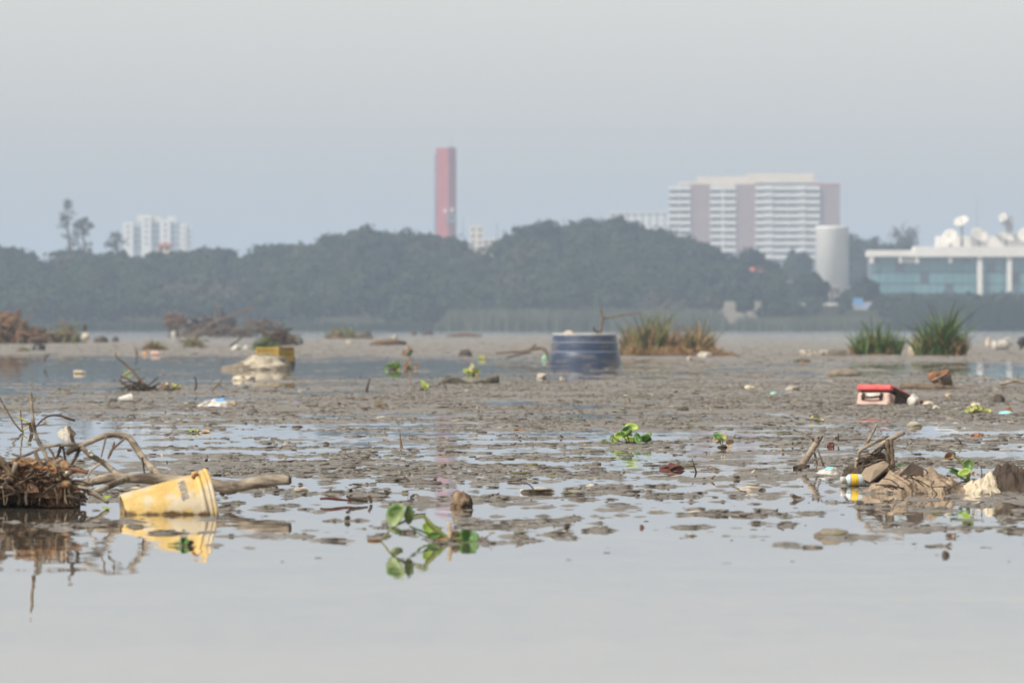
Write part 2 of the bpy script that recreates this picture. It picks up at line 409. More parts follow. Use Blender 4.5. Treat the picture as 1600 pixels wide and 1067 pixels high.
def water_material():
    m = bpy.data.materials.new('lagoon_water'); m.use_nodes = True
    N, Lk = m.node_tree.nodes, m.node_tree.links
    b = N['Principled BSDF']
    b.inputs['Base Color'].default_value = (0.155, 0.135, 0.105, 1)
    b.inputs['Roughness'].default_value = 0.012
    b.inputs['IOR'].default_value = 1.34
    ge = N.new('ShaderNodeNewGeometry')
    def slope(sx, sy, amp):
        mp = N.new('ShaderNodeMapping'); mp.inputs['Scale'].default_value = (sx, sy, 1)
        Lk.new(ge.outputs['Position'], mp.inputs['Vector'])
        nt = N.new('ShaderNodeTexNoise'); nt.inputs['Scale'].default_value = 1.0; nt.inputs['Detail'].default_value = 2.5
        Lk.new(mp.outputs[0], nt.inputs['Vector'])
        s = N.new('ShaderNodeVectorMath'); s.operation = 'SUBTRACT'; s.inputs[1].default_value = (0.5, 0.5, 0.5)
        Lk.new(nt.outputs['Color'], s.inputs[0])
        k = N.new('ShaderNodeVectorMath'); k.operation = 'MULTIPLY'; k.inputs[1].default_value = (amp, amp, 0)
        Lk.new(s.outputs[0], k.inputs[0])
        return k.outputs[0]
    def add(a, c):
        n = N.new('ShaderNodeVectorMath'); n.operation = 'ADD'; Lk.new(a, n.inputs[0])
        if isinstance(c, tuple): n.inputs[1].default_value = c
        else: Lk.new(c, n.inputs[1])
        return n.outputs[0]
    calm = add(add(slope(1.6, 0.7, 0.004), slope(11.0, 4.0, 0.009)), slope(0.3, 0.9, 0.006))
    # a breeze ruffles the open water far out
    sp = N.new('ShaderNodeSeparateXYZ'); Lk.new(ge.outputs['Position'], sp.inputs[0])
    mr = N.new('ShaderNodeMapRange'); mr.inputs['From Min'].default_value = 230; mr.inputs['From Max'].default_value = 480
    mr.inputs['To Min'].default_value = 0.0; mr.inputs['To Max'].default_value = 1.0
    Lk.new(sp.outputs['Y'], mr.inputs['Value'])
    wind = N.new('ShaderNodeVectorMath'); wind.operation = 'SCALE'
    Lk.new(slope(3.0, 3.0, 0.22), wind.inputs[0]); Lk.new(mr.outputs[0], wind.inputs['Scale'])
    s = add(add(calm, wind.outputs[0]), (0, 0, 1))
    nn = N.new('ShaderNodeVectorMath'); nn.operation = 'NORMALIZE'; Lk.new(s, nn.inputs[0])
    Lk.new(nn.outputs[0], b.inputs['Normal'])
    return m
M['water'] = water_material()

def mud_material():
    m = bpy.data.materials.new('wet_mud'); m.use_nodes = True
    N, Lk = m.node_tree.nodes, m.node_tree.links
    b = N['Principled BSDF']
    ge = N.new('ShaderNodeNewGeometry'); P = ge.outputs['Position']
    def noise(scale, detail=4, rough=0.6):
        n = N.new('ShaderNodeTexNoise'); n.inputs['Scale'].default_value = scale; n.inputs['Detail'].default_value = detail; n.inputs['Roughness'].default_value = rough
        Lk.new(P, n.inputs['Vector']); return n.outputs['Fac']
    def ramp(f, stops):
        r = N.new('ShaderNodeValToRGB'); e = r.color_ramp.elements
        e[0].position, e[0].color = stops[0][0], (*stops[0][1], 1)
        e[1].position, e[1].color = stops[-1][0], (*stops[-1][1], 1)
        for p, c in stops[1:-1]:
            q = e.new(p); q.color = (*c, 1)
        Lk.new(f, r.inputs['Fac']); return r.outputs['Color']
    def mix(f, a, c, blend='MIX'):
        x = N.new('ShaderNodeMix'); x.data_type = 'RGBA'; x.blend_type = blend
        if isinstance(f, float): x.inputs['Factor'].default_value = f
        else: Lk.new(f, x.inputs['Factor'])
        Lk.new(a, x.inputs['A'])
        if isinstance(c, tuple): x.inputs['B'].default_value = (*c, 1)
        else: Lk.new(c, x.inputs['B'])
        return x.outputs['Result']
    base = ramp(noise(14, 7, 0.72), [(0.30, (0.085, 0.074, 0.062)), (0.46, (0.20, 0.178, 0.152)), (0.60, (0.30, 0.272, 0.236)), (0.74, (0.46, 0.425, 0.375))])
    olive = ramp(noise(1.3, 4), [(0.50, (0, 0, 0)), (0.66, (1, 1, 1))])
    base = mix(olive, base, mix(0.35, base, (0.12, 0.125, 0.07)))
    dark = ramp(noise(42, 3, 0.7), [(0.60, (0, 0, 0)), (0.68, (1, 1, 1))])
    base = mix(dark, base, (0.035, 0.030, 0.024))
    pale = ramp(noise(33, 2, 0.5), [(0.69, (0, 0, 0)), (0.74, (1, 1, 1))])
    base = mix(pale, base, (0.50, 0.45, 0.36))
    Lk.new(base, b.inputs['Base Color'])
    rr = N.new('ShaderNodeMapRange'); rr.inputs['To Min'].default_value = 0.22; rr.inputs['To Max'].default_value = 0.68
    Lk.new(noise(3.0, 4), rr.inputs['Value']); Lk.new(rr.outputs[0], b.inputs['Roughness'])
    b.inputs['Specular IOR Level'].default_value = 0.4
    bp = N.new('ShaderNodeBump'); bp.inputs['Distance'].default_value = 0.03
    Lk.new(noise(28, 6, 0.7), bp.inputs['Height']); Lk.new(bp.outputs[0], b.inputs['Normal'])
    return m
M['mud'] = mud_material()

# ================================================================== the setting
# water
V = np.array([(-2500, -150, 0), (2500, -150, 0), (2500, 1540, 0), (-2500, 1540, 0)], float)
water = mesh_obj('water', V, [(0, 1, 2, 3)], M['water'], smooth=False)
tagit(water, 'still brown lagoon water mirroring the pale sky', kind='structure')

# mud flats: a height field, lumps and shoals standing a few centimetres out of the water
COV_Y = [900, 872, 850, 820, 790, 770, 750, 735, 720, 705, 690, 675, 660, 640, 620, 600, 586, 572, 560, 550, 540, 530, 524, 519]
COV_X = [0, 400, 800, 1200, 1600]
COV = np.array([
    [.000, .000, .000, .000, .000], [.006, .008, .012, .03, .03], [.03, .06, .07, .08, .10], [.05, .08, .12, .14, .16],
    [.12, .15, .18, .15, .22], [.20, .18, .14, .13, .24], [.25, .22, .18, .16, .26], [.30, .42, .46, .38, .36],
    [.42, .54, .58, .52, .44], [.38, .44, .38, .52, .46], [.40, .54, .54, .60, .56], [.24, .40, .40, .46, .56],
    [.44, .64, .72, .78, .84], [.62, .80, .88, .90, .92], [.44, .74, .87, .91, .92], [.24, .56, .84, .88, .84],
    [.10, .18, .30, .60, .30], [.08, .10, .16, .60, .24], [.30, .30, .52, .90, .85], [.93, .93, .93, .96, .97],
    [.92, .92, .92, .80, .62], [.45, .50, .72, .55, .42], [.10, .15, .4, .35, .3], [.02, .02, .02, .02, .02]])
_z = np.linspace(-3.2, 3.2, 400)
_cdf = np.array([0.5 * (1 + math.erf(t / math.sqrt(2))) for t in _z])
def coverage(X, D):
    yy = np.clip(Y_HOR + F_PX * H_CAM / D, 519, 900)
    xx = np.clip(800 + X / D * F_PX, 0, 1600)
    rows = np.array(COV_Y[::-1], float); tab = COV[::-1]
    iy = np.clip(np.searchsorted(rows, yy) - 1, 0, len(rows) - 2); ty = (yy - rows[iy]) / (rows[iy + 1] - rows[iy])
    ix = np.clip((xx / 400).astype(int), 0, 3); tx = xx / 400 - ix
    a = tab[iy, ix] * (1 - tx) + tab[iy, ix + 1] * tx
    b = tab[iy + 1, ix] * (1 - tx) + tab[iy + 1, ix + 1] * tx
    return a * (1 - ty) + b * ty
def mud_h(X, D):
    X = np.asarray(X, float); D = np.asarray(D, float)
    near = np.clip((58 - D) / 14, 0, 1)
    big = perlin(X / 2.6, D / 6.0, 1) * 0.9
    mid = perlin(X / 0.75, D / 1.6, 2)
    sml = perlin(X / 0.26, D / 0.42, 3)
    fin = perlin(X / 0.10, D / 0.16, 4)
    n = (big * (1 - 0.75 * near) + mid * (1 - 0.25 * near) + sml * (0.75 + 0.5 * near) + fin * (0.4 + 0.4 * near)) / 0.40
    cov = np.clip(coverage(X, D) ** (1.8 - 0.65 * near), 0.0008, 0.9992)
    t = np.interp(1 - cov, _cdf, _z)
    e = n - t
    amp = 0.008 + 0.003 * near
    h = amp * np.tanh(e * 0.6) + (0.004 + 0.003 * near) * fin * (e > -0.4) + (0.005 + 0.004 * near) * np.abs(perlin(X / 0.19, D / 0.3, 6)) * (e > 0)
    return h
NR, NCOL = 1750, 390
dd = 27.5 * (980 / 27.5) ** (np.arange(NR) / (NR - 1))
uu = np.linspace(-1, 1, NCOL)
D = np.repeat(dd[:, None], NCOL, 1)
X = uu[None, :] * (0.0605 * D + 1.25)
jit = np.random.default_rng(5)
X = X + jit.uniform(-0.3, 0.3, X.shape) * (X[:, 1:2] - X[:, 0:1])
Hh = mud_h(X, D)
idx = np.arange(NR * NCOL).reshape(NR, NCOL)
q = np.stack([idx[:-1, :-1], idx[:-1, 1:], idx[1:, 1:], idx[1:, :-1]], -1).reshape(-1, 4)
hf = Hh.ravel()
q = q[hf[q].max(1) > -0.002]
used = np.unique(q); remap = np.full(NR * NCOL, -1); remap[used] = np.arange(len(used))
Vm = np.stack([X.ravel(), D.ravel(), np.maximum(hf, -0.05)], -1)[used]
mud = mesh_obj('mud_flat', Vm, remap[q], M['mud'])
tagit(mud, 'grey brown mud flats breaking the water in lumps and shoals', kind='structure')

# clods: the lumpy skin of the mud, far too many to count
def clods(n, seed, d0, d1, size):
    g = np.random.default_rng(seed)
    d = d0 * (d1 / d0) ** g.random(n * 4); x = g.uniform(-1, 1, n * 4) * (0.0585 * d + 0.8)
    h = mud_h(x, d); ok = h > 0.001 + 0.004 * g.random(n * 4) - 0.0035 * (g.random(n * 4) < 0.10)
    ok &= (h > -0.006)
    bare = perlin(x / 1.1, d / 4.5, 14) + 0.5 * perlin(x / .4, d / 1.5, 15)
    ok &= g.random(n * 4) > np.clip((bare - 0.02) * 4.5, 0, 0.93)
    d, x, h = d[ok][:n], x[ok][:n], h[ok][:n]; m = len(d)
    V0, F0 = ico(1); F0 = np.array(F0)
    r = size * (d / 45) ** 0.28 * np.exp(g.normal(0, 0.48, m))
    r = np.minimum(r, 3.0 * size * (d / 45) ** .28)
    sc = np.stack([r * g.uniform(0.8, 3.2, m), r * g.uniform(0.7, 1.8, m), r * np.where(g.random(m) < .12, 1.0, .62) * g.uniform(0.25, 0.75, m)], -1)
    V = V0[None] * (1 + g.uniform(-.28, .28, (m, len(V0), 1))) * sc[:, None, :]
    a = g.uniform(-.7, .7, m); ca, sa = np.cos(a)[:, None], np.sin(a)[:, None]
    X_ = V[..., 0] * ca - V[..., 1] * sa + x[:, None]; Y_ = V[..., 0] * sa + V[..., 1] * ca + d[:, None]
    Z_ = V[..., 2] + (np.maximum(h, 0) + sc[:, 2] * .25)[:, None]
    F = (F0[None] + (np.arange(m) * len(V0))[:, None, None]).reshape(-1, 3)
    return np.stack([X_, Y_, Z_], -1).reshape(-1, 3), F, np.repeat(g.choice(4, m, p=[.73, .18, .03, .06]), len(F0))
for nm, lab, args in (('mud_clods', 'knobbly clods of wet mud on the near shoals', (60000, 12, 29.5, 150, 0.0062)), ('mud_clods', 'clods and debris on the farther mud', (9000, 13, 140, 700, 0.009))):
    cv_, cf_, cm_ = clods(*args)
    me = new_mesh(nm, cv_, cf_, True)
    for mm in ('mud', 'stone_dark', 'grass_olive', 'stone_pale'): me.materials.append(M[mm])
    me.polygons.foreach_set('material_index', cm_.astype(np.int32))
    co = bpy.data.objects.new(nm, me); col.objects.link(co); tagit(co, lab, 'mud', kind='stuff')
# small litter strewn over the mud, too fine to count
def litter(n, seed):
    g = np.random.default_rng(seed)
    V, Fc = [], []
    mats = []
    k = 0
    while k < n:
        d = 30.5 * (420 / 30.5) ** g.random()
        x = g.uniform(-1, 1) * (0.058 * d + 0.6)
        if float(mud_h(x, d)) < 0.003: 
            continue
        s = 0.004 + 0.010 * g.random() ** 2.5
        z = float(mud_h(x, d)) + s * 0.15
        a = g.uniform(0, 6.28); tilt = g.uniform(-0.6, 0.6)
        l, w, t = s * g.uniform(0.8, 2.6), s * g.uniform(0.4, 0.9), s * g.uniform(0.25, 0.7)
        b = box(-l, l, -w, w, -t * 0.5, t)
        b = (b[0] * (1 + g.uniform(-0.35, 0.35, b[0].shape)), b[1])
        rot = Matrix.Rotation(a, 3, 'Z') @ Matrix.Rotation(tilt, 3, 'Y')
        v, f = xf(b, rot, (x, d, z))
        o = len(V) * 8
        V.append(v); Fc += [tuple(i + o for i in ff) for ff in f]
        mats.append(g.choice([0, 0, 0, 1, 1, 2, 3], p=[.2, .2, .15, .15, .15, .1, .05]))
        k += 1
    return np.concatenate(V), Fc, np.repeat(mats, 6)
lv, lf, lm = litter(2500, 11)
me = new_mesh('litter', lv, lf, False)
for mm in ('bark_dark', 'bark_mid', 'stone_pale', 'white_foam'): me.materials.append(M[mm])
me.polygons.foreach_set('material_index', lm.astype(np.int32))
lo = bpy.data.objects.new('mud_litter', me); col.objects.link(lo)
tagit(lo, 'tiny scraps and crumbs of litter strewn over the mud', 'litter', kind='stuff')

g = np.random.default_rng(15)
sv, sf = [], []
V0, F0 = ico(1); F0 = np.array(F0)
for i in range(190):
    d_ = g.uniform(28.5, 46); x_ = g.uniform(-1, 1) * (.058 * d_ + .6); r_ = g.uniform(.0022, .0055)
    sf.append(F0 + len(sv) * len(V0)); sv.append(V0 * np.array([r_ * g.uniform(1, 3.5), r_, r_ * .35]) * g.uniform(.8, 1.2, (len(V0), 1)) + np.array([x_, d_, r_ * .1]))
so = mesh_obj('floating_specks', np.concatenate(sv), np.concatenate(sf), M['bark_dark'])
tagit(so, 'specks of dirt floating on the open water', 'specks', kind='stuff')
# far land
SKY_X = [-200, 0, 60, 150, 200, 250, 290, 330, 350, 380, 400, 430, 460, 480, 500, 520, 560, 600, 640, 680, 710, 730, 745, 765, 783, 792, 810, 826, 860, 900, 950, 1000, 1050, 1100, 1150, 1180, 1230, 1255, 1275, 1300, 1335, 1360, 1385, 1410, 1440, 1480, 1520, 1600, 1800]
SKY_Y = [382, 381, 382, 382, 386, 390, 388, 380, 378, 386, 378, 374, 373, 379, 373, 364, 356, 352, 358, 363, 369, 380, 392, 394, 390, 377, 362, 347, 342, 338, 338, 347, 360, 372, 380, 393, 398, 390, 382, 384, 366, 366, 378, 390, 405, 445, 452, 440, 440]
def skyline(x): return np.interp(x, SKY_X, SKY_Y)
def land_z(Xw, Dw):
    px = 800 + Xw / np.maximum(Dw, 1) * F_PX
    zt = (Y_HOR - skyline(px)) / F_PX * 1700 - 11
    inside = np.clip((np.abs(px - 800) - 1000) / 600, 0, 1)
    zt = np.clip(zt, 1.2, 12) * (1 - inside) + 4 * inside
    k = np.clip((Dw - 1512) / 190, 0, 1)
    far = np.clip((Dw - 1900) / 1800, 0, 1)
    return -0.6 + 1.3 * np.clip((Dw - 1496) / 14, 0, 1) + zt * k * (1 - far) + 12.0 * far
gd = np.concatenate([np.linspace(1494, 1900, 40), np.linspace(1950, 9000, 40)])
gu = np.linspace(-1, 1, 160)
GD = np.repeat(gd[:, None], 160, 1); GX = np.sign(gu)[None, :] * (np.abs(gu)[None, :] ** 2.2) * 2400 * np.ones_like(GD)
GZ = land_z(GX, GD) + perlin(GX / 40, GD / 40, 8) * 0.5 * (GD > 1515)
gi = np.arange(GD.size).reshape(GD.shape)
gq = np.stack([gi[:-1, :-1], gi[:-1, 1:], gi[1:, 1:], gi[1:, :-1]], -1).reshape(-1, 4)
land = mesh_obj('terrain', np.stack([GX.ravel(), GD.ravel(), GZ.ravel()], -1), gq, M['earth'])
tagit(land, 'low wooded far shore of the lagoon', kind='structure')

def crown_cards(c, rx, ry, rz, n, size, g, lobes=14, lobe_r=0.42, flat=0.0):
    """leaf clumps (small bent quads) gathered in lobes through a crown's volume"""
    th = g.uniform(0, 2 * np.pi, lobes); cz = g.uniform(-0.45, 1.0, lobes); sr = np.sqrt(np.clip(1 - cz ** 2, 0, 1))
    L = np.stack([np.cos(th) * sr, np.sin(th) * sr, cz], -1) * g.uniform(0.45, 0.80, (lobes, 1))
    which = g.integers(0, lobes, n)
    v = g.normal(size=(n, 3)); v /= np.linalg.norm(v, axis=1)[:, None]
    rad = lobe_r * g.uniform(0.55, 1.08, (n, 1))
    p = L[which] + v * rad
    nrm = v + p * 0.6 + g.normal(size=(n, 3)) * 0.35 + np.array([0, 0, flat])
    nrm /= np.linalg.norm(nrm, axis=1)[:, None]
    P = p * np.array([rx, ry, rz]) + np.asarray(c)
    t = np.cross(nrm, g.normal(size=(n, 3))); t /= np.linalg.norm(t, axis=1)[:, None]
    b = np.cross(nrm, t)
    s = size * g.uniform(0.6, 1.3, (n, 1))
    q = np.stack([P - t * s - b * s * 0.7, P + t * s * 0.8 - b * s * 0.6 - nrm * s * 0.3, P + t * s + b * s * 0.7, P - t * s * 0.7 + b * s * 0.8 - nrm * s * 0.3], 1)
    return q.reshape(-1, 3), np.arange(n * 4).reshape(-1, 4)

def cat_arrays(L):
    V, Fc, n = [], [], 0
    for v, f in L:
        V.append(v); Fc.append(f + n); n += len(v)
    return np.concatenate(V), np.concatenate(Fc)

# the wood on the far shore: a mass of crowns (one mass in the photograph)
g = np.random.default_rng(21)
crowns, trunks = [], []
for k in range(700):
    t = g.random() ** 0.8
    dw = 1522 + 210 * t
    px = g.uniform(-120, 1720)
    top = skyline(px) + g.uniform(0, 16) if t > 0.72 else skyline(px) + (1 - t / 0.8) * (462 - skyline(px)) * 0.95 + g.uniform(0, 10)
    if px > 1360 and t > 0.25:
        if t > 0.72: continue
        top = max(top, 452 + g.uniform(0, 12))
    if 1090 < px < 1362: 
        top = max(top, (446 if 1222 < px < 1385 else 404) + g.uniform(0, 15)) if t > 0.4 else max(top, (436 if px < 1165 or 1205 < px < 1222 else 456) + g.uniform(0, 14))
    zt = (Y_HOR - top) / F_PX * dw + H_CAM
    rx = g.uniform(3.0, 6.8); rz = rx * g.uniform(0.45, 0.7)
    xw = (px - 800) / F_PX * dw
    c = (xw, dw, max(zt - rz * 1.05, 1.2))
    crowns.append(crown_cards(c, rx, rx, rz, 260, 0.5, g, 20, 0.38))
    gz = float(land_z(np.array(xw), np.array(dw)))
    trunks.append((xw, dw, gz, c[2]))
for k in range(75):
    px = g.uniform(1095, 1345); dw = g.uniform(1524, 1600); top = g.uniform(464, 477); rx = g.uniform(1.8, 3.2); xw = (px - 800) / F_PX * dw
    c = (xw, dw, max((Y_HOR - top) / F_PX * dw + H_CAM - rx * .8, 1.0))
    crowns.append(crown_cards(c, rx, rx, rx * .75, 200, 0.42, g, 14, .42)); trunks.append((xw, dw, float(land_z(np.array(xw), np.array(dw))), c[2]))
cv, cf = cat_arrays(crowns)
wood = mesh_obj('woodland', cv, cf, M['foliage'])
tagit(wood, 'hazy green wood covering the far shore', 'wood', kind='stuff')
tv, tf = [], []
for (x0, y0, z0, z1) in trunks:
    n = len(tv) * 12
    a = np.arange(6) * np.pi / 3
    tv.append(np.concatenate([np.stack([x0 + .22 * np.cos(a), y0 + .22 * np.sin(a), np.full(6, z0 - .3)], -1), np.stack([x0 + .12 * np.cos(a), y0 + .12 * np.sin(a), np.full(6, z1)], -1)]))
    tf.append(np.array([[i, (i + 1) % 6, 6 + (i + 1) % 6, 6 + i] for i in range(6)]) + n)
tw = mesh_obj('woodland_trunks', np.concatenate(tv), np.concatenate(tf), M['trunk_far'], parent=wood)
tw['kind'] = 'stuff'

def tree(name, label, px, base_d, top, wpx, seed, m='foliage_dark', n=900, size=0.42, lobes=22, crown_h=None, limbs=5, cat='tree', lobe_r=0.36, group=None, zsink=0):
    g = np.random.default_rng(seed)
    x = (px - 800) / F_PX * base_d
    z0 = float(land_z(np.array(x), np.array(base_d))) - 0.3
    zt = (Y_HOR - top) / F_PX * base_d + H_CAM
    rx = wpx / 2 / F_PX * base_d
    rz = (crown_h / F_PX * base_d / 2) if crown_h else min(rx * 0.8, (zt - z0) * 0.45)
    c = np.array([x, base_d, zt - rz])
    T = Thing(name, label, cat, (x, base_d, z0), group)
    tr = 0.018 * (zt - z0) + 0.08
    T.part('trunk', tube([(x, base_d, z0), (x + 0.2, base_d, (z0 + c[2]) / 2), c], [tr * 1.3, tr, tr * 0.5], sides=7), M['trunk_far'])
    for i in range(limbs):
        a = g.uniform(0, 6.28); e = c + np.array([math.cos(a) * rx * 0.7, math.sin(a) * rx * 0.7, g.uniform(-0.1, 0.75) * rz])
        T.part('limb', tube([(x + 0.1, base_d, (z0 + 2 * c[2]) / 3), (c + e) / 2 + np.array([0, 0, -0.1 * rz]), e], [tr * 0.6, tr * 0.4, tr * 0.15], sides=5), M['trunk_far'])
    T.part('crown', crown_cards(c, rx, rx * 0.9, rz, n, size, g, lobes, lobe_r), M[m], kind='stuff')
    return T

# trees of the left mound and the big central mound, each told apart by its place along the skyline
tree('spreading_tree', 'dark spreading tree at the left foot of the mound beside the red tower', 520, 1690, 363, 90, 31)
tree('spreading_tree', 'dark tree topping the mound left of the red tower', 578, 1700, 351, 100, 32)
tree('spreading_tree', 'dark broad tree midway between the mound top and the red tower', 632, 1690, 354, 90, 33)
tree('spreading_tree', 'dark tree standing right in front of the red tower foot', 690, 1680, 363, 92, 34)
tree('spreading_tree', 'small round tree at the left edge of the big central mound', 806, 1680, 362, 60, 35)
tree('spreading_tree', 'dark tree with a pointed left shoulder on the central mound', 848, 1690, 339, 90, 36)
tree('spreading_tree', 'tallest dark tree crowning the central mound', 908, 1700, 334, 110, 37, n=1200)
tree('spreading_tree', 'broad dark tree right of the central mound top', 975, 1690, 339, 110, 38, n=1200)
tree('spreading_tree', 'dark tree on the falling right side of the central mound', 1040, 1680, 356, 110, 39, n=1200)
tree('spreading_tree', 'low dark tree below the left end of the apartment block', 1110, 1670, 372, 100, 40, n=1000)
tree('spreading_tree', 'low dark tree below the middle of the apartment block', 1165, 1660, 390, 80, 41)
tree('spreading_tree', 'dark tree filling the gap left of the white cylinder', 1246, 1900, 386, 56, 42, crown_h=74, n=1300)
tree('spreading_tree', 'dark tree right behind the white cylinder', 1345, 2100, 360, 96, 43, n=2400, size=0.55, crown_h=112, lobes=34)
tree('round_tree', 'low dark tree in the gap between the white cylinder and the glass building', 1352, 2040, 398, 60, 50, n=1400, size=0.5, crown_h=76, lobes=30)
tree('spreading_tree', 'dark tree behind the left end of the glass building roof', 1395, 2060, 374, 84, 49, n=1300, size=0.5, crown_h=70)
tree('bare_tree', 'thin airy tree between the white cylinder and the dishes', 1414, 2080, 343, 62, 44, m='foliage_grey', n=700, size=0.20, lobes=30, lobe_r=0.26, limbs=9, crown_h=66)
tree('round_tree', 'dark round tree in front of the white cylinder foot', 1268, 1560, 424, 62, 45, n=1000, size=0.36, crown_h=52)
tree('round_tree', 'dark bushy tree between the white cylinder and the glass building', 1353, 1570, 432, 44, 46, n=800, size=0.36, crown_h=46)
tree('round_tree', 'low round tree below the red roof', 1182, 1600, 431, 44, 48, m='foliage', n=700, size=0.36, crown_h=40)
tree('shore_bush', 'rounded bush before the left end of the low shore wall', 1116, 1524, 454, 38, 481, m='foliage', n=500, size=0.34, crown_h=44)
tree('shore_bush', 'rounded bush before the middle of the low shore wall', 1163, 1523, 458, 34, 482, m='foliage', n=450, size=0.34, crown_h=40)
tree('shore_bush', 'rounded bush before the right end of the low shore wall', 1206, 1524, 456, 32, 483, m='foliage', n=450, size=0.34, crown_h=44)
tree('shore_bush', 'dark bush between the pale hut and the blue boat', 1322, 1519, 462, 26, 484, m='foliage', n=400, size=0.34, crown_h=40)
tree('small_tree', 'small grey green tree beside the pale house', 1215, 1560, 440, 36, 47, m='foliage', n=500, size=0.36, crown_h=34)
def spire(name, label, px, base_d, top, wpx, bottom, seed, n):
    g = np.random.default_rng(seed)
    x = (px - 800) / F_PX * base_d; z0 = float(land_z(np.array(x), np.array(base_d))) - 0.3
    zt = (Y_HOR - top) / F_PX * base_d; zb = (Y_HOR - bottom) / F_PX * base_d
    T = Thing(name, label, 'tree', (x, base_d, z0))
    T.part('trunk', tube([(x, base_d, z0), (x + 0.3, base_d, zb), (x - 0.1, base_d, (zb + zt) / 2), (x + 0.1, base_d, zt)], [0.34, 0.26, 0.16, 0.03], sides=7), M['trunk_far'])
    rx = wpx / 2 / F_PX * base_d
    cards = []
    for i in range(22):
        f = g.random(); zz = zb + (zt - zb) * f
        rr = rx * (1 - f) ** 0.55 * g.uniform(0.5, 1.0)
        a = g.uniform(0, 6.28); e = np.array([x + math.cos(a) * rr, base_d + math.sin(a) * rr, zz + rr * 0.45])
        T.part('limb', tube([(x, base_d, zz), (np.array([x, base_d, zz]) + e) / 2, e], [0.09, 0.06, 0.02], sides=4), M['trunk_far'])
        cards.append(crown_cards(e, 0.95, 0.95, 0.7, n, 0.17, g, 6, 0.55))
    T.part('crown', cat_arrays(cards), M['foliage_grey'], kind='stuff')
spire('casuarina_tree', 'tall wispy tree rising above the wood at the far left', 106, 1690, 309, 38, 382, 51, 18)
spire('casuarina_tree', 'fuller wispy tree just right of the tallest wispy one', 130, 1695, 336, 40, 384, 52, 24)
spire('casuarina_tree', 'small wispy tree left of the distant white building', 181, 1700, 360, 36, 386, 53, 14)

# reeds along the far water's edge
g = np.random.default_rng(61)
def blades(n, xs, ds, hs, w, lean, g, z=0.0, segs=3):
    """n tapered blades: base positions xs, ds, heights hs; returns quads"""
    V = np.zeros((n, (segs + 1) * 2, 3))
    az = g.uniform(0, 2 * np.pi, n); ln = g.uniform(0.2, 1, n) * lean
    fa = g.uniform(0, np.pi, n)
    for s in range(segs + 1):
        t = s / segs
        cx = xs + np.cos(az) * ln * hs * t ** 1.8
        cy = ds + np.sin(az) * ln * hs * t ** 1.8
        cz = z + hs * (t - 0.25 * ln * t ** 2)
        ww = w * (1 - t) ** 0.7 * 0.5 + w * 0.03
        V[:, s * 2, 0] = cx - np.cos(fa) * ww; V[:, s * 2, 1] = cy - np.sin(fa) * ww; V[:, s * 2, 2] = cz
        V[:, s * 2 + 1, 0] = cx + np.cos(fa) * ww; V[:, s * 2 + 1, 1] = cy + np.sin(fa) * ww; V[:, s * 2 + 1, 2] = cz
    base = np.arange(n)[:, None] * (segs + 1) * 2
    Fc = np.concatenate([base + np.array([[2 * s, 2 * s + 1, 2 * s + 3, 2 * s + 2]]) for s in range(segs)])
    return V.reshape(-1, 3), Fc
def reed_bed(name, label, x0, x1, top, n, seed, m='reed', d0=1490, d1=1505):
    g = np.random.default_rng(seed)
    px = g.uniform(x0, x1, n); ds = g.uniform(d0, d1, n)
    hs = ((Y_HOR - top) / F_PX * ds + H_CAM) * g.uniform(0.7, 1.04, n)
    edge = np.clip(np.minimum(px - x0, x1 - px) / 25, 0.35, 1)
    VF = blades(n, (px - 800) / F_PX * ds, ds, hs * edge, 0.16, 0.16, g, z=-0.1, segs=2)
    o = mesh_obj(name, VF[0], VF[1], M[m], smooth=False)
    tagit(o, label, 'reeds', kind='stuff')
reed_bed('reed_bed', 'pale reeds lining the far shore below the central mound', 676, 1150, 478, 5200, 62)
reed_bed('reed_bed', 'greener reeds lining the far shore below the small houses', 1130, 1400, 491, 2600, 63)
reed_bed('reed_bed', 'low dark growth at the water line under the left wood', -80, 700, 499, 4200, 64, m='foliage')
reed_bed('reed_bed', 'dark growth at the water line below the glass building', 1380, 1700, 462, 4200, 65, m='foliage')

# ------------------------------------------------------------------ buildings
def B(d): return d / F_PX
def bx_px(x0, x1, ytop, ybot, d, depth, zb=None):
    s = B(d)
    return box((x0 - 800) * s, (x1 - 800) * s, d, d + depth, zb if zb is not None else H_CAM + (Y_HOR - ybot) * s, H_CAM + (Y_HOR - ytop) * s)

# red tower
d = 3000.0; s = B(d)
T = Thing('red_tower', 'tall slim red tower with a small dark platform low down', 'tower', ((696 - 800) * s, d, 11.0))
a0, a1 = (681 - 800) * s, (713 - 800) * s
zt = H_CAM + (Y_HOR - 231) * s
cx = (a0 + a1) / 2; hw = (a1 - a0) / 2
Vt = np.array([(cx - hw, d + 1.2, 10), (cx + 0.25 * hw, d - 1.2, 10), (cx + hw, d + 1.6, 10), (cx - 0.1 * hw, d + 6, 10)] + [(cx - hw * 0.97, d + 1.2, zt), (cx + 0.25 * hw, d - 1.2, zt), (cx + hw, d + 1.6, zt), (cx - 0.1 * hw, d + 6, zt)])
body = T.part('shaft', (Vt, [(0, 3, 2, 1), (4, 5, 6, 7), (0, 1, 5, 4), (1, 2, 6, 5), (2, 3, 7, 6), (3, 0, 4, 7)]), M['tower_red'], smooth=False)
for k in range(13):
    zz = zt - 3 - k * 3.6
    T.part('floor_band', (np.array([(cx - hw - .03, d + 1.17, zz), (cx + 0.25 * hw, d - 1.26, zz), (cx + hw + .03, d + 1.57, zz), (cx - hw - .03, d + 1.17, zz + .16), (cx + 0.25 * hw, d - 1.26, zz + .16), (cx + hw + .03, d + 1.57, zz + .16)]), [(0, 1, 4, 3), (1, 2, 5, 4), (3, 4, 5), (2, 1, 0)]), M['tower_red'], smooth=False)
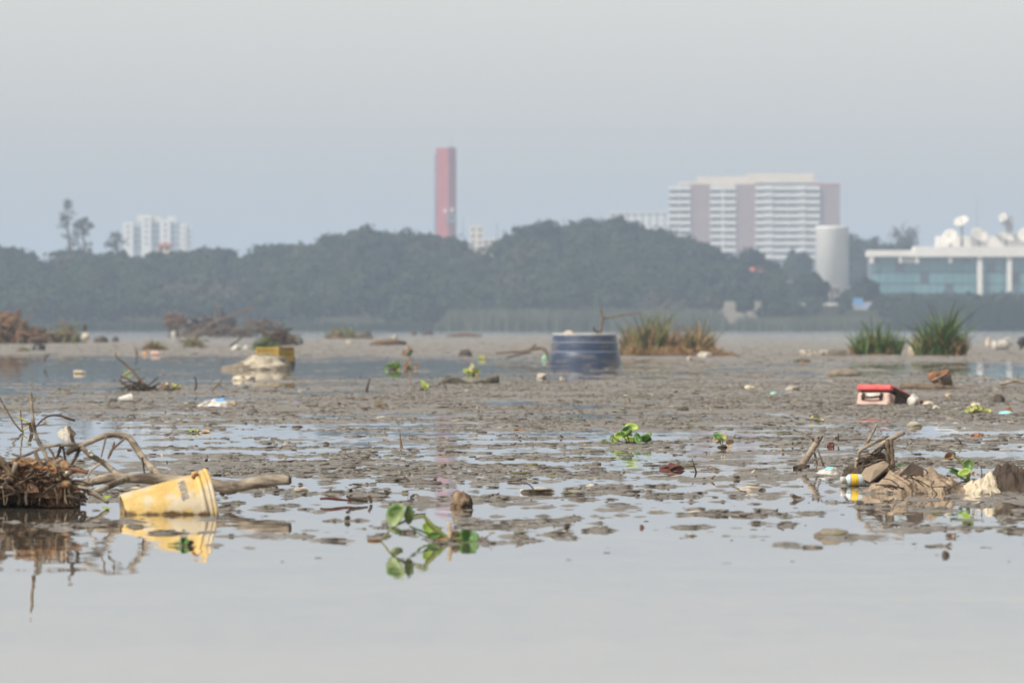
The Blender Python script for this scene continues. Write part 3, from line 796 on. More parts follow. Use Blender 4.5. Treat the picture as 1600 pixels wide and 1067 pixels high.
T.part('ladder', box(cx - hw - 0.45, cx - hw - 0.02, d + 0.9, d + 1.4, 12, zt - 2), M['metal_grey'], smooth=False)
for yy in (250, 268, 302, 330):
    T.part('antenna', bx_px(679.0, 680.6, yy - 4, yy + 4, d + 0.8, 0.4), M['metal_grey'], smooth=False)
T.part('roof_mast', tube([(cx + 0.5 * hw, d + 2, zt - .2), (cx + 0.5 * hw, d + 2, zt + 3.6)], 0.09, sides=5), M['metal_grey'])
T.part('roof_box', bx_px(701, 709, 228.2, 231, d + 1, 2.0), M['wall_grey'], smooth=False)
pl = T.part('platform', bx_px(697, 711.5, 345, 347.5, d - 2.2, 2.6), M['metal_grey'], smooth=False)
for k in range(5):
    xk = 697.4 + k * 3.3
    T.part('platform_post', bx_px(xk, xk + 0.7, 331, 345, d - 2.15, 0.18), M['metal_grey'], smooth=False, under=pl)
T.part('platform_rail', bx_px(697, 711.5, 335, 336.2, d - 2.25, 0.1), M['metal_grey'], smooth=False, under=pl)
T.part('platform_cabin', bx_px(700, 711, 336.5, 345, d - 2.0, 1.8), M['glass_dark'], smooth=False, under=pl)
for xx, yy in ((696, 330), (706.5, 328.5)):
    c = pt(xx, yy, d - 2.3)
    T.part('dish', xf(lathe([(0.02, 0.30), (0.35, 0.22), (0.55, 0.05), (0.58, 0.0)], 16), Matrix.Rotation(R(90), 3, 'X'), c), M['wall_white'], under=pl)

# apartment block with balconies
d = 3250.0; s = B(d)
T = Thing('apartment_block', 'large white and mauve apartment block with rows of balconies', 'building', ((1180 - 800) * s, d + 8, 6.0))
T.part('core', bx_px(1046, 1311, 291, 0, d + 3, 16, zb=6), M['wall_grey'], smooth=False)
for (x0, x1, yt) in ((1078, 1110, 288), (1149, 1181, 288), (1280, 1312.5, 289)):
    T.part('stair_wall', bx_px(x0, x1, yt, 0, d + 0.8, 3.5, zb=6), M['wall_mauve'], smooth=False)
NF = 12
for bay, (x0, x1, dep, bow) in enumerate(((1044.5, 1078, 0.0, 0), (1110, 1149, 0.0, 0), (1181, 1280, -1.0, 1))):
    for k in range(NF):
        yt = 291.5 + k * 10.75
        if yt > 402: break
        bal = T.part('balcony', bx_px(x0 - (0.8 if bay else 0), x1 + 0.8, yt, yt + 5.2, d + dep, 1.4 - dep), M['wall_white'], smooth=False)
        T.part('slab', bx_px(x0, x1, yt + 4.4, yt + 5.6, d + dep + 0.3, 2.6 - dep), M['wall_white'], smooth=False, under=bal)
        nwin = 2 if bay == 0 else (2 if bay == 1 else 4)
        wz = (x1 - x0) / nwin
        for w in range(nwin):
            T.part('window', bx_px(x0 + w * wz + 1.6, x0 + (w + 1) * wz - 1.6, yt + 5.5, yt + 10.4, d + 2.75, 0.3), M['glass_dark'], smooth=False)
        if bow:
            for (b0, b1) in ((1195, 1207), (1248, 1259)):
                T.part('bay_panel', bx_px(b0, b1, yt - 1.6, yt + 5.0, d + dep - 0.5, 0.7), M['wall_white'], smooth=False, under=bal)
        if bay == 1:
            T.part('bay_panel', bx_px(1128, 1131, yt + 4.9, yt + 10.6, d + 0.4, 2.3), M['wall_white'], smooth=False, under=bal)
for (x0, x1) in ((1110, 1113), (1146, 1149), (1181, 1184)):
    pass
T.part('penthouse', bx_px(1090, 1172, 276, 291, d + 5, 11), M['wall_cream'], smooth=False)
T.part('penthouse', bx_px(1168, 1272, 271, 291, d + 4, 12), M['wall_cream'], smooth=False)
T.part('parapet', bx_px(1060, 1280, 284.5, 288, d + 2.2, 0.5), M['wall_cream'], smooth=False)
T.part('roof_band', bx_px(1181, 1281, 286, 289.5, d + 1.0, 1.1), M['glass_dark'], smooth=False)
T.part('roof_edge', bx_px(1272, 1313, 287, 289.5, d + 0.5, 12), M['roof_red'], smooth=False)
for xx in (1098, 1135, 1142, 1208, 1246):
    T.part('roof_box', bx_px(xx, xx + 4, 268, 277 if xx < 1160 else 271.2, d + 8, 2), M['wall_grey'], smooth=False)

# white block far left
d = 3900.0; s = B(d)
T = Thing('apartment_block', 'pale stepped apartment block above the wood on the left', 'building', ((245 - 800) * s, d + 6, 11.8))
for nm, x0, x1, yt, dep, mm in (('wing', 192, 208, 347, 0, 'wall_white'), ('recess', 208, 221, 352, 3.0, 'wall_grey'), ('wing', 221, 236, 337, 0, 'wall_white'), ('recess', 236, 250, 346, 3.0, 'wall_grey'),
                            ('wing', 250, 266, 344, 0, 'wall_white'), ('recess', 266, 282, 347, 1.5, 'wall_grey'), ('wing', 282, 291, 349, 0.5, 'wall_white'), ('wing', 291, 299, 354, 2, 'wall_white')):
    w = T.part(nm, bx_px(x0, x1, yt, 0, d + dep, 12, zb=11), M[mm], smooth=False)
    for k in range(9):
        yw = yt + 5 + k * 9.6 * 0.55 * 1.75
        if yw > 386: break
        nw = 2 if nm == 'recess' else 1
        for j in range(nw):
            xa = x0 + (x1 - x0) * (0.18 + 0.42 * j) if nw == 2 else x0 + (x1 - x0) * 0.38
            T.part('window', bx_px(xa, xa + (x1 - x0) * 0.26, yw, yw + 4.2, d + dep - 0.12, 0.2), M['glass_dark'], smooth=False, under=w)
T.part('water_tank_room', bx_px(214, 236, 336, 346, d + 3, 6), M['wall_cream'], smooth=False)
T.part('water_tank_room', bx_px(238, 252, 338, 348, d + 4, 6), M['wall_cream'], smooth=False)
T.part('lift_tower', bx_px(262, 275, 339, 348, d + 2.2, 5), M['wall_white'], smooth=False)
T.part('mast', tube([pt(235, 338, d + 6), pt(235, 332, d + 6)], 0.15, sides=5), M['metal_grey'])

# low pale building behind the central mound, blocks beside the tower
def simple_building(name, label, x0, x1, yt, d, depth, wall, rows, cols, roof=None, wy=None, ybot=410, zb=None):
    s = B(d)
    T = Thing(name, label, 'building', ((x0 + x1) / 2 * s - 800 * s, d, (zb if zb is not None else 11.0)))
    w = T.part('wall', bx_px(x0, x1, yt, 0, d, depth, zb=(zb if zb is not None else 10.5)), M[wall], smooth=False)
    if roof == 'dull':
        roof = 'roof_dull'
    if roof == 'slab':
        T.part('roof', bx_px(x0 - 1, x1 + 1, yt - 2.2, yt, d - 0.5, depth + 1), M['wall_white'], smooth=False)
    elif roof:
        (rx0, ry0, _), (rx1, ry1, z1) = bx_px(x0 - 1.5, x1 + 1.5, yt, yt, d - 0.5, depth + 1)[0][0], bx_px(x0 - 1.5, x1 + 1.5, yt, yt, d - 0.5, depth + 1)[0][6]
        zz = H_CAM + (Y_HOR - yt) * s; h = abs(rx1 - rx0) * 0.16; ym = (ry0 + ry1) / 2
        T.part('roof', (np.array([(rx0, ry0, zz), (rx1, ry0, zz), (rx1, ry1, zz), (rx0, ry1, zz), (rx0 * .8 + rx1 * .2, ym, zz + h), (rx1 * .8 + rx0 * .2, ym, zz + h)]), [(0, 1, 5, 4), (1, 2, 5), (2, 3, 4, 5), (3, 0, 4), (0, 3, 2, 1)]), M[roof], smooth=False)
    st = (wy or 8.0)
    for r_ in range(rows):
        for c_ in range(cols):
            wx = x0 + (x1 - x0) * (c_ + 0.28) / cols
            y0 = yt + st * 0.35 + r_ * st
            T.part('window', bx_px(wx, wx + (x1 - x0) / cols * 0.45, y0, y0 + st * 0.5, d - 0.12, 0.2), M['glass_dark'], smooth=False, under=w)
    return T
simple_building('low_building', 'long low pale building behind the central mound', 952, 1044, 333, 3800, 20, 'wall_white', 3, 8, 'slab', 7)
T = simple_building('pale_block', 'narrow pale block just right of the red tower', 734, 755, 353, 2900, 8, 'wall_cream', 3, 2, None, 10)
T.part('roof_tank', bx_px(739, 745, 350, 353.2, 2902, 2), M['wall_grey'], smooth=False)
simple_building('low_building', 'low cream building between the pale block and the central mound', 754, 784, 375, 2850, 10, 'wall_cream', 1, 3, 'slab', 9)
solo('radio_mast', 'thin mast between the red tower and the pale block', 'mast', tube([(-76 * B(2800), 2800, 11), (-76 * B(2800), 2800, H_CAM + (Y_HOR - 339) * B(2800))], [0.22, 0.10], sides=6), M['metal_grey'], (-76 * B(2800), 2800, 11))
solo('radio_mast', 'taller thin mast over the low cream building', 'mast', tube([(-23.5 * B(2800), 2800, 11), (-23.5 * B(2800), 2800, H_CAM + (Y_HOR - 348) * B(2800))], [0.30, 0.18], sides=6), M['metal_grey'], (-23.5 * B(2800), 2800, 11))
simple_building('red_roof_house', 'house with a red roof poking from the wood on the right', 1163, 1197, 424, 1640, 6, 'wall_dull', 1, 3, 'roof_red', 9, zb=3.0)
simple_building('red_roof_house', 'house with a faded red roof below the pale stepped block', 246, 266, 384, 1760, 6, 'wall_cream', 1, 2, 'roof_red', 9, zb=6.0)
simple_building('small_house', 'small grey house on the shore below the apartment block', 1124, 1150, 447, 1614, 5, 'wall_dull', 1, 2, 'dull', 10, zb=0.4)
simple_building('small_house', 'small cream house on the shore left of the dark round tree', 1178, 1202, 450, 1616, 5, 'wall_cream', 1, 1, 'dull', 10, zb=0.4)
simple_building('small_hut', 'narrow pale hut against the dark round tree', 1228, 1238, 441, 1612, 3, 'wall_dull', 1, 1, 'dull', 10, zb=0.4)
simple_building('small_hut', 'pale hut below the white cylinder', 1296, 1312, 450, 1612, 3, 'wall_dull', 1, 2, 'dull', 12, zb=0.4)
s = B(1528)
solo('retaining_wall', 'long low cream wall on the shore below the small houses', 'wall', bx_px(1108, 1204, 471, 0, 1528, 0.5, zb=0.2), M['wall_dull'], ((1150 - 800) * s, 1528, 0.2), smooth=False)

def far_car(label, x, y, d, w, m):
    s = B(d); L = w * s; x0 = (x - 800) * s; z = H_CAM + (Y_HOR - y) * s
    T = Thing('parked_car', label, 'car', (x0, d, z), 'cars parked on the far shore')
    prof = [(-.5, .18), (-.5, .45), (-.44, .56), (-.26, .60), (-.14, .92), (.22, .94), (.38, .62), (.5, .56), (.5, .18)]
    n = len(prof)
    V = [(x0 + p * L, d + yy, z + q * L * 0.36) for yy in (0, 1.6) for p, q in prof]
    Fc = [tuple(range(n)), tuple(range(2 * n - 1, n - 1, -1))] + [(i, i + n, (i + 1) % n + n, (i + 1) % n) for i in range(n)]
    b = T.part('body', (np.array(V), Fc), M[m], smooth=False)
    T.part('window', (np.array([(x0 - .2 * L, d - .02, z + .22 * L), (x0 + .26 * L, d - .02, z + .22 * L), (x0 + .2 * L, d - .02, z + .32 * L), (x0 - .11 * L, d - .02, z + .32 * L)]), [(0, 1, 2, 3)]), M['glass_dark'], smooth=False, under=b)
    for p in (-.3, .3):
        T.part('wheel', xf(lathe([(.02, 0), (.09 * L, 0), (.09 * L, .2), (.02, .2)], 12), Matrix.Rotation(R(90), 3, 'X'), (x0 + p * L, d + .15, z + .09 * L)), M['rubber'])
    # the bank it stands on carries it
    return T
s = B(1532)
solo('parking_bank', 'earth bank under the parked cars on the far shore', 'bank', xf(bx_px(1225, 1330, 479.5, 0, 1524, 14, zb=0.1), None), M['earth'], ((1280 - 800) * s, 1530, 0.1), smooth=False)
far_car('white car parked nearest the dark round tree', 1250, 479, 1526, 18, 'wall_white')
far_car('white car parked in the middle below the white cylinder', 1298, 479, 1526, 22, 'wall_white')
far_car('pale car parked at the right end below the white cylinder', 1319, 479, 1527, 17, 'wall_grey')
T = Thing('beached_boat', 'blue and white boat lying on the far shore', 'boat', pt(1346, 484, 1522))
c = pt(1346, 484, 1521)
hl = [(-1.5, 1.1), (-1.2, 0.0), (1.0, 0.0), (1.8, 1.3)]
V = [(c[0] + a, c[1] + yy, c[2] + b_) for yy in (0, 1.7) for a, b_ in hl]
T.part('hull', (np.array(V), [(0, 1, 2, 3), (7, 6, 5, 4), (0, 4, 5, 1), (1, 5, 6, 2), (2, 6, 7, 3), (3, 7, 4, 0)]), M['wall_grey'], smooth=False)
T.part('cabin', box(c[0] - 1.3, c[0] + 0.2, c[1] - .03, c[1] + 1.5, c[2] + 1.0, c[2] + 1.9), M['blue_paint'], smooth=False)
T.part('stripe', box(c[0] - 1.2, c[0] + 1.2, c[1] - .06, c[1] - .02, c[2] + .5, c[2] + .8), M['blue_paint'], smooth=False)
solo('boat_ramp', 'earth ramp under the blue and white boat', 'ramp', bx_px(1322, 1372, 484.2, 0, 1516, 12, zb=0.1), M['earth'], pt(1346, 500, 1520), smooth=False)

# white cylinder
d = 2000.0; s = B(d)
T = Thing('storage_tower', 'plain white cylindrical tower above the trees on the right', 'tower', ((1301 - 800) * s, d + 3.6, 4.0))
rc = 25.8 * s; zt = H_CAM + (Y_HOR - 353.5) * s
T.part('shell', xf(lathe([(rc, 3), (rc, zt - .5), (rc * 1.012, zt - .45), (rc * 1.012, zt)], 48), None, ((1301 - 800) * s, d + rc, 0)), M['white_paint'])
for k in range(16):
    a = math.pi + math.pi * (k + 0.5) / 16
    T.part('seam', tube([((1301 - 800) * s + rc * math.cos(a), d + rc + rc * math.sin(a), 3), ((1301 - 800) * s + rc * math.cos(a), d + rc + rc * math.sin(a), zt - .6)], 0.035, sides=4, wob=0), M['wall_grey'])

# glass building with dishes
d = 1900.0; s = B(d)
T = Thing('glass_building', 'teal glass office building with a white roof slab and columns', 'building', ((1500 - 800) * s, d + 8, 2.0))
T.part('core', bx_px(1360, 1700, 401, 0, d + 1.6, 14, zb=1.5), M['glass_dark'], smooth=False)
T.part('roof', bx_px(1357, 1441, 391, 400.8, d - 0.4, 16), M['wall_white'], smooth=False)
T.part('roof', bx_px(1430, 1702, 385, 401.2, d - 0.8, 17), M['wall_white'], smooth=False)
for row, (y0, y1) in enumerate(((403, 410.5), (411, 424.5), (427, 442.5), (444.5, 458))):
    for k in range(26):
        x0 = 1361 + k * 12.9
        T.part('pane', bx_px(x0 + .35, x0 + 12.5, y0, y1, d + 1.35 + 0.04 * ((k * 7 + row * 3) % 3), 0.15), M['glass_teal'] if (k * 5 + row * 7) % 11 else M['glass_dark'], smooth=False)
for (x0, x1, yb) in ((1359, 1365, 411), (1405, 1409, 411), (1430, 1436, 411), (1482, 1488, 410.5), (1527, 1535, 470), (1573.5, 1581, 470), (1620, 1628, 470)):
    T.part('column', bx_px(x0, x1, 400, yb, d - 0.2, 0.9), M['wall_white'], smooth=False)
for k in range(5):
    T.part('fin', bx_px(1411 + k * 3.8, 1413 + k * 3.8, 400, 410, d + 0.2, 0.5), M['wall_white'], smooth=False)
T.part('plant_room', bx_px(1463, 1640, 369, 385, d + 7, 6), M['wall_white'], smooth=False)
T.part('antenna_tower', bx_px(1571, 1583, 337, 385, d + 8.2, 1.6), M['wall_grey'], smooth=False)
T.part('roof_mast', tube([pt(1526.5, 386, d + 5), pt(1526.5, 305, d + 5)], [0.07, 0.03], sides=5), M['metal_grey'])
T.part('canopy_roof', bx_px(1556, 1600, 366, 368.5, d + 5.5, 3), M['wall_grey'], smooth=False)
def dish(label, x, y, wpx, hpx, dd_, tiltx, yaw, foot):
    r_ = wpx / 2 * B(dd_); c = pt(x, y, dd_)
    T = Thing('satellite_dish', label, 'satellite dish', pt(x, foot, dd_), 'dishes on the glass building roof')
    rot = Matrix.Rotation(R(yaw), 3, 'Z') @ Matrix.Rotation(R(tiltx), 3, 'X')
    prof = [(0.03, 0.0), (0.4 * r_, 0.05 * r_), (0.75 * r_, 0.17 * r_), (r_, 0.32 * r_), (r_ * 0.985, 0.35 * r_), (0.72 * r_, 0.20 * r_), (0.4 * r_, 0.09 * r_), (0.03, 0.05 * r_)]
    T.part('reflector', xf(lathe(prof, 24, False), rot, c), M['dish_cream'])
    ax = np.array(rot @ Vector((0, 0, 1)))
    T.part('feed_arm', tube([c + ax * 0.04 * r_, c + ax * 0.9 * r_], 0.06, sides=5), M['metal_grey'])
    T.part('feed', xf(lathe([(0.10, 0), (0.16, 0.25), (0.10, 0.3)], 8), rot, c + ax * 0.85 * r_), M['metal_grey'])
    T.part('mount', tube([pt(x, foot, dd_), c - ax * 0.02 * r_], [0.34, 0.2], sides=6), M['metal_grey'])
dish('leftmost big round dish on the glass building roof', 1485, 372, 26, 24, d + 2.5, 62, -22, 385.2)
dish('small dish raised on a mast above the roof', 1503, 348, 24, 14, d + 3.5, 40, -28, 385.2)
dish('wide dish in the middle of the roof beside the mast', 1530, 370, 30, 20, d + 2.0, 46, 30, 385.2)
dish('flat tilted dish right of the middle of the roof', 1572, 373, 26, 12, d + 2.4, 32, 40, 385.2)
dish('dish cut by the right edge of the picture', 1604, 369, 26, 22, d + 2.2, 60, -10, 385.2)
dish('small dish on top of the grey roof tower', 1568, 340, 14, 14, d + 7.4, 75, -30, 352)

# ================================================================== things on the mud and in the water
def mz(x, y):                   # mud or water level under a photo ground point
    p = gp(x, y); return max(0.0, float(mud_h(p[0], p[1])))

# ---------------- yellow bucket
def bucket_material():
    m = mat('bucket_plastic', (0.50, 0.33, 0.10), (0.66, 0.47, 0.17), 0.55, 14, 0.0015, 40, spec=0.4, c3=(0.55, 0.47, 0.33), c3_at=0.54, c3_scale=10)
    N, Lk = m.node_tree.nodes, m.node_tree.links
    b = N['Principled BSDF']; src = b.inputs['Base Color'].links[0].from_socket
    nd = N.new('ShaderNodeTexNoise'); nd.inputs['Scale'].default_value = 34; nd.inputs['Detail'].default_value = 9; nd.inputs['Roughness'].default_value = 0.75
    tcd = N.new('ShaderNodeTexCoord'); Lk.new(tcd.outputs['Object'], nd.inputs['Vector'])
    rd = N.new('ShaderNodeMapRange'); rd.inputs['From Min'].default_value = 0.50; rd.inputs['From Max'].default_value = 0.72; rd.inputs['To Max'].default_value = 0.5
    Lk.new(nd.outputs['Fac'], rd.inputs['Value'])
    md = N.new('ShaderNodeMix'); md.data_type = 'RGBA'; Lk.new(rd.outputs[0], md.inputs['Factor']); Lk.new(src, md.inputs['A']); md.inputs['B'].default_value = (0.27, 0.20, 0.115, 1)
    src = md.outputs['Result']
    ge = N.new('ShaderNodeNewGeometry'); sp = N.new('ShaderNodeSeparateXYZ'); Lk.new(ge.outputs['Position'], sp.inputs[0])
    nt = N.new('ShaderNodeTexNoise'); nt.inputs['Scale'].default_value = 16; nt.inputs['Detail'].default_value = 8
    mp = N.new('ShaderNodeMapping'); mp.inputs['Scale'].default_value = (1.0, 1.0, 0.8)
    Lk.new(ge.outputs['Position'], mp.inputs['Vector']); Lk.new(mp.outputs[0], nt.inputs['Vector'])
    ma = N.new('ShaderNodeMath'); ma.operation = 'MULTIPLY_ADD'; ma.inputs[1].default_value = -0.10; ma.inputs[2].default_value = 0.052
    Lk.new(nt.outputs['Fac'], ma.inputs[0])
    ad = N.new('ShaderNodeMath'); ad.operation = 'ADD'; Lk.new(sp.outputs['Z'], ad.inputs[0]); Lk.new(ma.outputs[0], ad.inputs[1])
    r = N.new('ShaderNodeMapRange'); r.inputs['From Min'].default_value = 0.008; r.inputs['From Max'].default_value = 0.024; r.inputs['To Min'].default_value = 1; r.inputs['To Max'].default_value = 0
    Lk.new(ad.outputs[0], r.inputs['Value'])
    mx = N.new('ShaderNodeMix'); mx.data_type = 'RGBA'; Lk.new(r.outputs[0], mx.inputs['Factor']); Lk.new(src, mx.inputs['A']); mx.inputs['B'].default_value = (0.10, 0.055, 0.015, 1)
    Lk.new(mx.outputs['Result'], b.inputs['Base Color'])
    return m
M['bucket'] = bucket_material()
d = dist(803); s = B(d)
tilt, yaw = R(10), R(9)
r0, r1, Lb = 0.117, 0.147, 0.352
base_c = pt(195, 803, d); base_c[2] = -0.036
ROT = Matrix.Rotation(yaw, 3, 'Z') @ Matrix.Rotation(R(90) - tilt, 3, 'Y')
T = Thing('paint_bucket', 'yellow plastic paint bucket lying half sunk in the water', 'bucket', (base_c[0] + .17, base_c[1], 0))
def cone_r(z): return r0 + (r1 - r0) * z / Lb
wall = [(0.001, 0.012), (r0 - .012, 0.012), (r0 - .012, 0.0), (r0 - .003, 0.0), (r0, 0.006)] + [(cone_r(z), z) for z in np.linspace(0.02, Lb, 14)] + [(r1 - .004, Lb), (r1 - .005, Lb - 0.002), (cone_r(Lb * .5) - .005, Lb * .5), (r0 - .004, 0.022), (0.001, 0.022)]
T.part('body', xf(lathe(wall, 64, False), ROT, base_c), M['bucket'])
for z0, z1, ex in ((Lb - .052, Lb - .038, .011), (Lb - .024, Lb - .014, .008), (Lb - .009, Lb + .002, .012)):
    rr = [(cone_r(z0) - .001, z0 - .004), (cone_r(z0) + ex * .8, z0), (cone_r(z0) + ex, (z0 + z1) / 2), (cone_r(z1) + ex * .8, z1), (cone_r(z1) - .001, z1 + .003)]
    T.part('rim_ring', xf(lathe(rr, 64, False), ROT, base_c), M['bucket'])
lug = Matrix.Rotation(R(0), 3, 'Z')
def on_cone(ang, z, off=0.0):          # a point on the bucket wall; ang 0 faces the camera side, + upward
    r_ = cone_r(z) + off
    # local x axis -> points down after the tilt, local y -> away
    v = Vector((-math.sin(ang) * r_, -math.cos(ang) * r_, z))
    return np.array(ROT @ v) + base_c
T.part('handle_lug', tube([on_cone(R(64), Lb - .062, .004), on_cone(R(64), Lb - .050, .016), on_cone(R(64), Lb - .04, .006)], 0.008, sides=6), M['rust'])
# faded lettering, wrapped round the wall
def wrap_text(txt, size, z_mid, a_start, name):
    cu = bpy.data.curves.new('t', 'FONT'); cu.body = txt; cu.size = size; cu.extrude = 0.0
    cu.resolution_u = 3; cu.offset = 0.0022
    to = bpy.data.objects.new('t', cu); col.objects.link(to)
    dg = bpy.context.evaluated_depsgraph_get(); me = bpy.data.meshes.new_from_object(to.evaluated_get(dg))
    V = np.array([v.co[:] for v in me.vertices]); Fc = [tuple(p.vertices) for p in me.polygons]
    bpy.data.objects.remove(to); bpy.data.curves.remove(cu); bpy.data.meshes.remove(me)
    W = []
    for x, y, _ in V:
        z = z_mid + y
        W.append(on_cone(a_start - x / cone_r(z), z, 0.0013))
    return T.part(name, (np.array(W), Fc), M['ink'], smooth=False)
wrap_text('vena', 0.056, 0.228, R(66), 'lettering')

# ---------------- driftwood log with its arching limbs (behind the bucket)
d = 38.3
T = Thing('driftwood_log', 'pale forked driftwood log with arching limbs behind the yellow bucket', 'driftwood', pt(300, 783, d))
T.part('trunk', ptube([(118, 757, .1), (150, 751), (178, 746), (236, 748), (274, 750), (331, 756), (357, 763), (370, 760), (400, 754), (430, 750), (452, 750)], d, [6, 6.5, 7.5, 8, 8.5, 9, 9.5, 9.5, 9, 8.5, 7.5], sides=12, wob=0.07), M['bark_pale'])
T.part('trunk_end', ptube([(451, 750), (455.5, 750)], d, [7.3, 5.5], sides=10, wob=0.2), M['bark_dark'])
T.part('fork', ptube([(200, 746), (175, 757, -.1), (155, 767, -.2), (138, 770, -.25)], d, [6, 5, 4.6, 4], sides=9, wob=0.07), M['bark_pale'])
T.part('limb', ptube([(254, 748), (240, 734, .05), (223, 715, .1), (208, 692, .1), (200, 683, .1), (185, 679, .1), (166, 680, .1), (146, 688, .1), (127, 696, .1), (112, 704, .1)], d, [7, 6.2, 5.8, 5.5, 5, 4.8, 4.8, 4.4, 4, 2.5], sides=9, wob=0.07), M['bark_pale'])
T.part('limb', ptube([(188, 745), (176, 735, .05), (160, 722, .05), (147, 714), (135, 706), (124, 695)], d, [5.5, 5, 4.6, 4.6, 4.5, 3.8], sides=8), M['bark_pale'])
T.part('limb', ptube([(126, 695, .1), (108, 695), (85, 696), (68, 699), (48, 708), (34, 713), (18, 709)], d, [3.6, 3, 2.6, 2.6, 2.3, 2.2, 1.6], sides=7), M['bark_pale'])
T.part('limb', ptube([(115, 694, .05), (111, 678), (107, 666)], d, [3.2, 3.0, 3.0], sides=7), M['bark_pale'])
for L_, r_, mm in (([(166, 681), (162, 698), (158, 714)], [1.7, 1.6, 1.2], 'bark_mid'), ([(196, 684), (180, 698), (173, 706), (169, 717)], [2, 2, 2.2, 1.6], 'bark_mid'), ([(179, 690), (176, 700), (172, 712)], [1.2, 1.8, 1.4], 'bark_mid'),
                   ([(125, 700, .1), (118, 715), (108, 731)], [3.4, 2.6, 2], 'bark_dark'), ([(127, 697), (112, 703), (104, 710)], [4.2, 5, 3.2], 'bark_dark'), ([(157, 724), (145, 732), (140, 738), (136, 748)], [2.2, 2.2, 2, 1.8], 'bark_pale'),
                   ([(95, 697), (92, 707), (88, 716)], [2.4, 2.4, 2], 'bark_dark'), ([(98, 697), (101, 712), (102, 728)], [2, 2.2, 1.6], 'bark_dark'), ([(222, 714), (224, 726), (226, 742)], [1.6, 1.6, 1.4], 'bark_dark'), ([(76, 700), (83, 710), (86, 722)], [1.8, 2, 2], 'bark_mid')):
    T.part('twig', ptube(L_, d, r_, sides=6), M[mm])
solo('straight_stick', 'pale straight stick standing up out of the root pile', 'stick', ptube([(48, 612), (50, 640), (53, 668), (60, 690), (69, 706), (77, 728)], d - .1, [2.2, 2.6, 3, 3.2, 3.2, 3.4], sides=7), M['bark_pale'], pt(77, 728, d))
solo('broken_stick', 'broken pale stick poking down to the water beside the bucket base', 'stick', ptube([(122, 761), (135, 765), (150, 773), (170, 785)], d - .5, [3.5, 4.6, 4.2, 2.8], sides=8), M['bark_pale'], pt(165, 783, d - .5))

# ---------------- root pile at the left edge
g = np.random.default_rng(71)
d = 37.6
T = Thing('root_pile', 'matted brown heap of roots and dead leaves at the left edge', 'root pile', pt(60, 787, d))
mound = []
for (cx, cy, wx, hy, sd) in ((16, 786, 56, 38, 1), (70, 787, 44, 30, 2), (-30, 785, 60, 44, 3), (100, 788, 20, 14, 4)):
    c = pt(cx, cy, d + 0.22); mound.append(rock(c, wx * B(d), 0.20, hy * B(d), sd, 4, 0.45, True, 2.4))
T.part('matted_core', join(*mound), M['bark_dark'], kind='stuff')
for i, (cx, cy, w_, h_) in enumerate(((8, 774, 60, 38), (44, 778, 66, 44), (86, 784, 50, 28), (-30, 772, 60, 44), (66, 770, 40, 32), (24, 762, 44, 30))):
    cc = pt(cx, cy, d - .02 - .03 * i); T.part('leaf_mat', crumple(cc, w_ * B(d), .22, h_ * B(d), 400 + i, 26, 18, .2 * i, ((0, 0, 1, .5),), .9, 5), M['root'] if i % 2 else M['dead_leaf'], smooth=False)
def tangle(n, x0, x1, ytop, ybot, d, g, rmin=0.8, rmax=2.2, dep=0.25, hang=0.5):
    L = []
    for i in range(n):
        x = g.uniform(x0, x1); f = math.sin(math.pi * np.clip((x - x0) / (x1 - x0), 0.06, 0.94)) ** 0.5 * (0.82 + 0.5 * float(perlin(x / 17.0, .3, 31)))
        yt = ybot - (ybot - ytop) * f * g.uniform(0.35, 1.05)
        q = g.uniform(-dep, dep * 0.3)
        if g.random() < hang:
            P = [(x, yt, q), (x + g.normal() * 4, (yt + ybot) / 2, q - .04), (x + g.normal() * 8, ybot + 2, q - .06)]
        else:
            ln = g.uniform(12, 38); a = g.normal() * 0.5
            P = [(x - ln / 2, yt + ln * .5 * a, q), (x, yt - g.uniform(0, 5), q - .05), (x + ln / 2, yt - ln * .5 * a, q)]
        L.append(ptube(P, d, g.uniform(rmin, rmax), sides=5, n=3, wob=0.2, seed=i))
    return join(*L)
T.part('roots', tangle(80, -60, 126, 716, 780, d, g, .7, 2.6, .25, .12), M['root'], kind='stuff')
T.part('fine_roots', tangle(46, -60, 130, 728, 787, d, g, .5, 1.2, .28, .6), M['bark_mid'], kind='stuff')
T.part('dark_roots', tangle(50, -60, 132, 744, 787, d - .05, g, 0.8, 2.6, .25, .55), M['bark_dark'], kind='stuff')
lg = []
for i in range(80):
    x = g.uniform(-40, 124); y = g.uniform(722, 772) + abs(x - 40) * .08; a = g.normal() * .7; ln = g.uniform(18, 60)
    lg.append(ptube([(x - ln / 2 * math.cos(a), y - ln / 2 * math.sin(a), g.uniform(-.3, .1)), (x, y - g.uniform(0, 4), -.15), (x + ln / 2 * math.cos(a), y + ln / 2 * math.sin(a), g.uniform(-.3, .1))], d, [g.uniform(.8, 2.2), g.uniform(1, 2.6), g.uniform(.6, 1.6)], sides=6, wob=.15, seed=i))
T.part('loose_sticks', join(*lg), M['bark_mid'], kind='stuff')
lv = []
for i in range(110):
    x = g.uniform(-40, 108); y = 724 + g.random() ** 1.5 * 45 + abs(x - 40) * 0.06
    lv.append(leaf(pt(x, y, d + g.uniform(-.25, .05)), g.normal(size=3) + np.array([-.5, -1, .8]), g.normal(size=3), g.uniform(3, 8) * B(d), g.uniform(6, 13) * B(d), 0.5, 8, 2, 0.3, 0.5))
T.part('dead_leaves', join(*lv), M['dead_leaf'], kind='stuff')
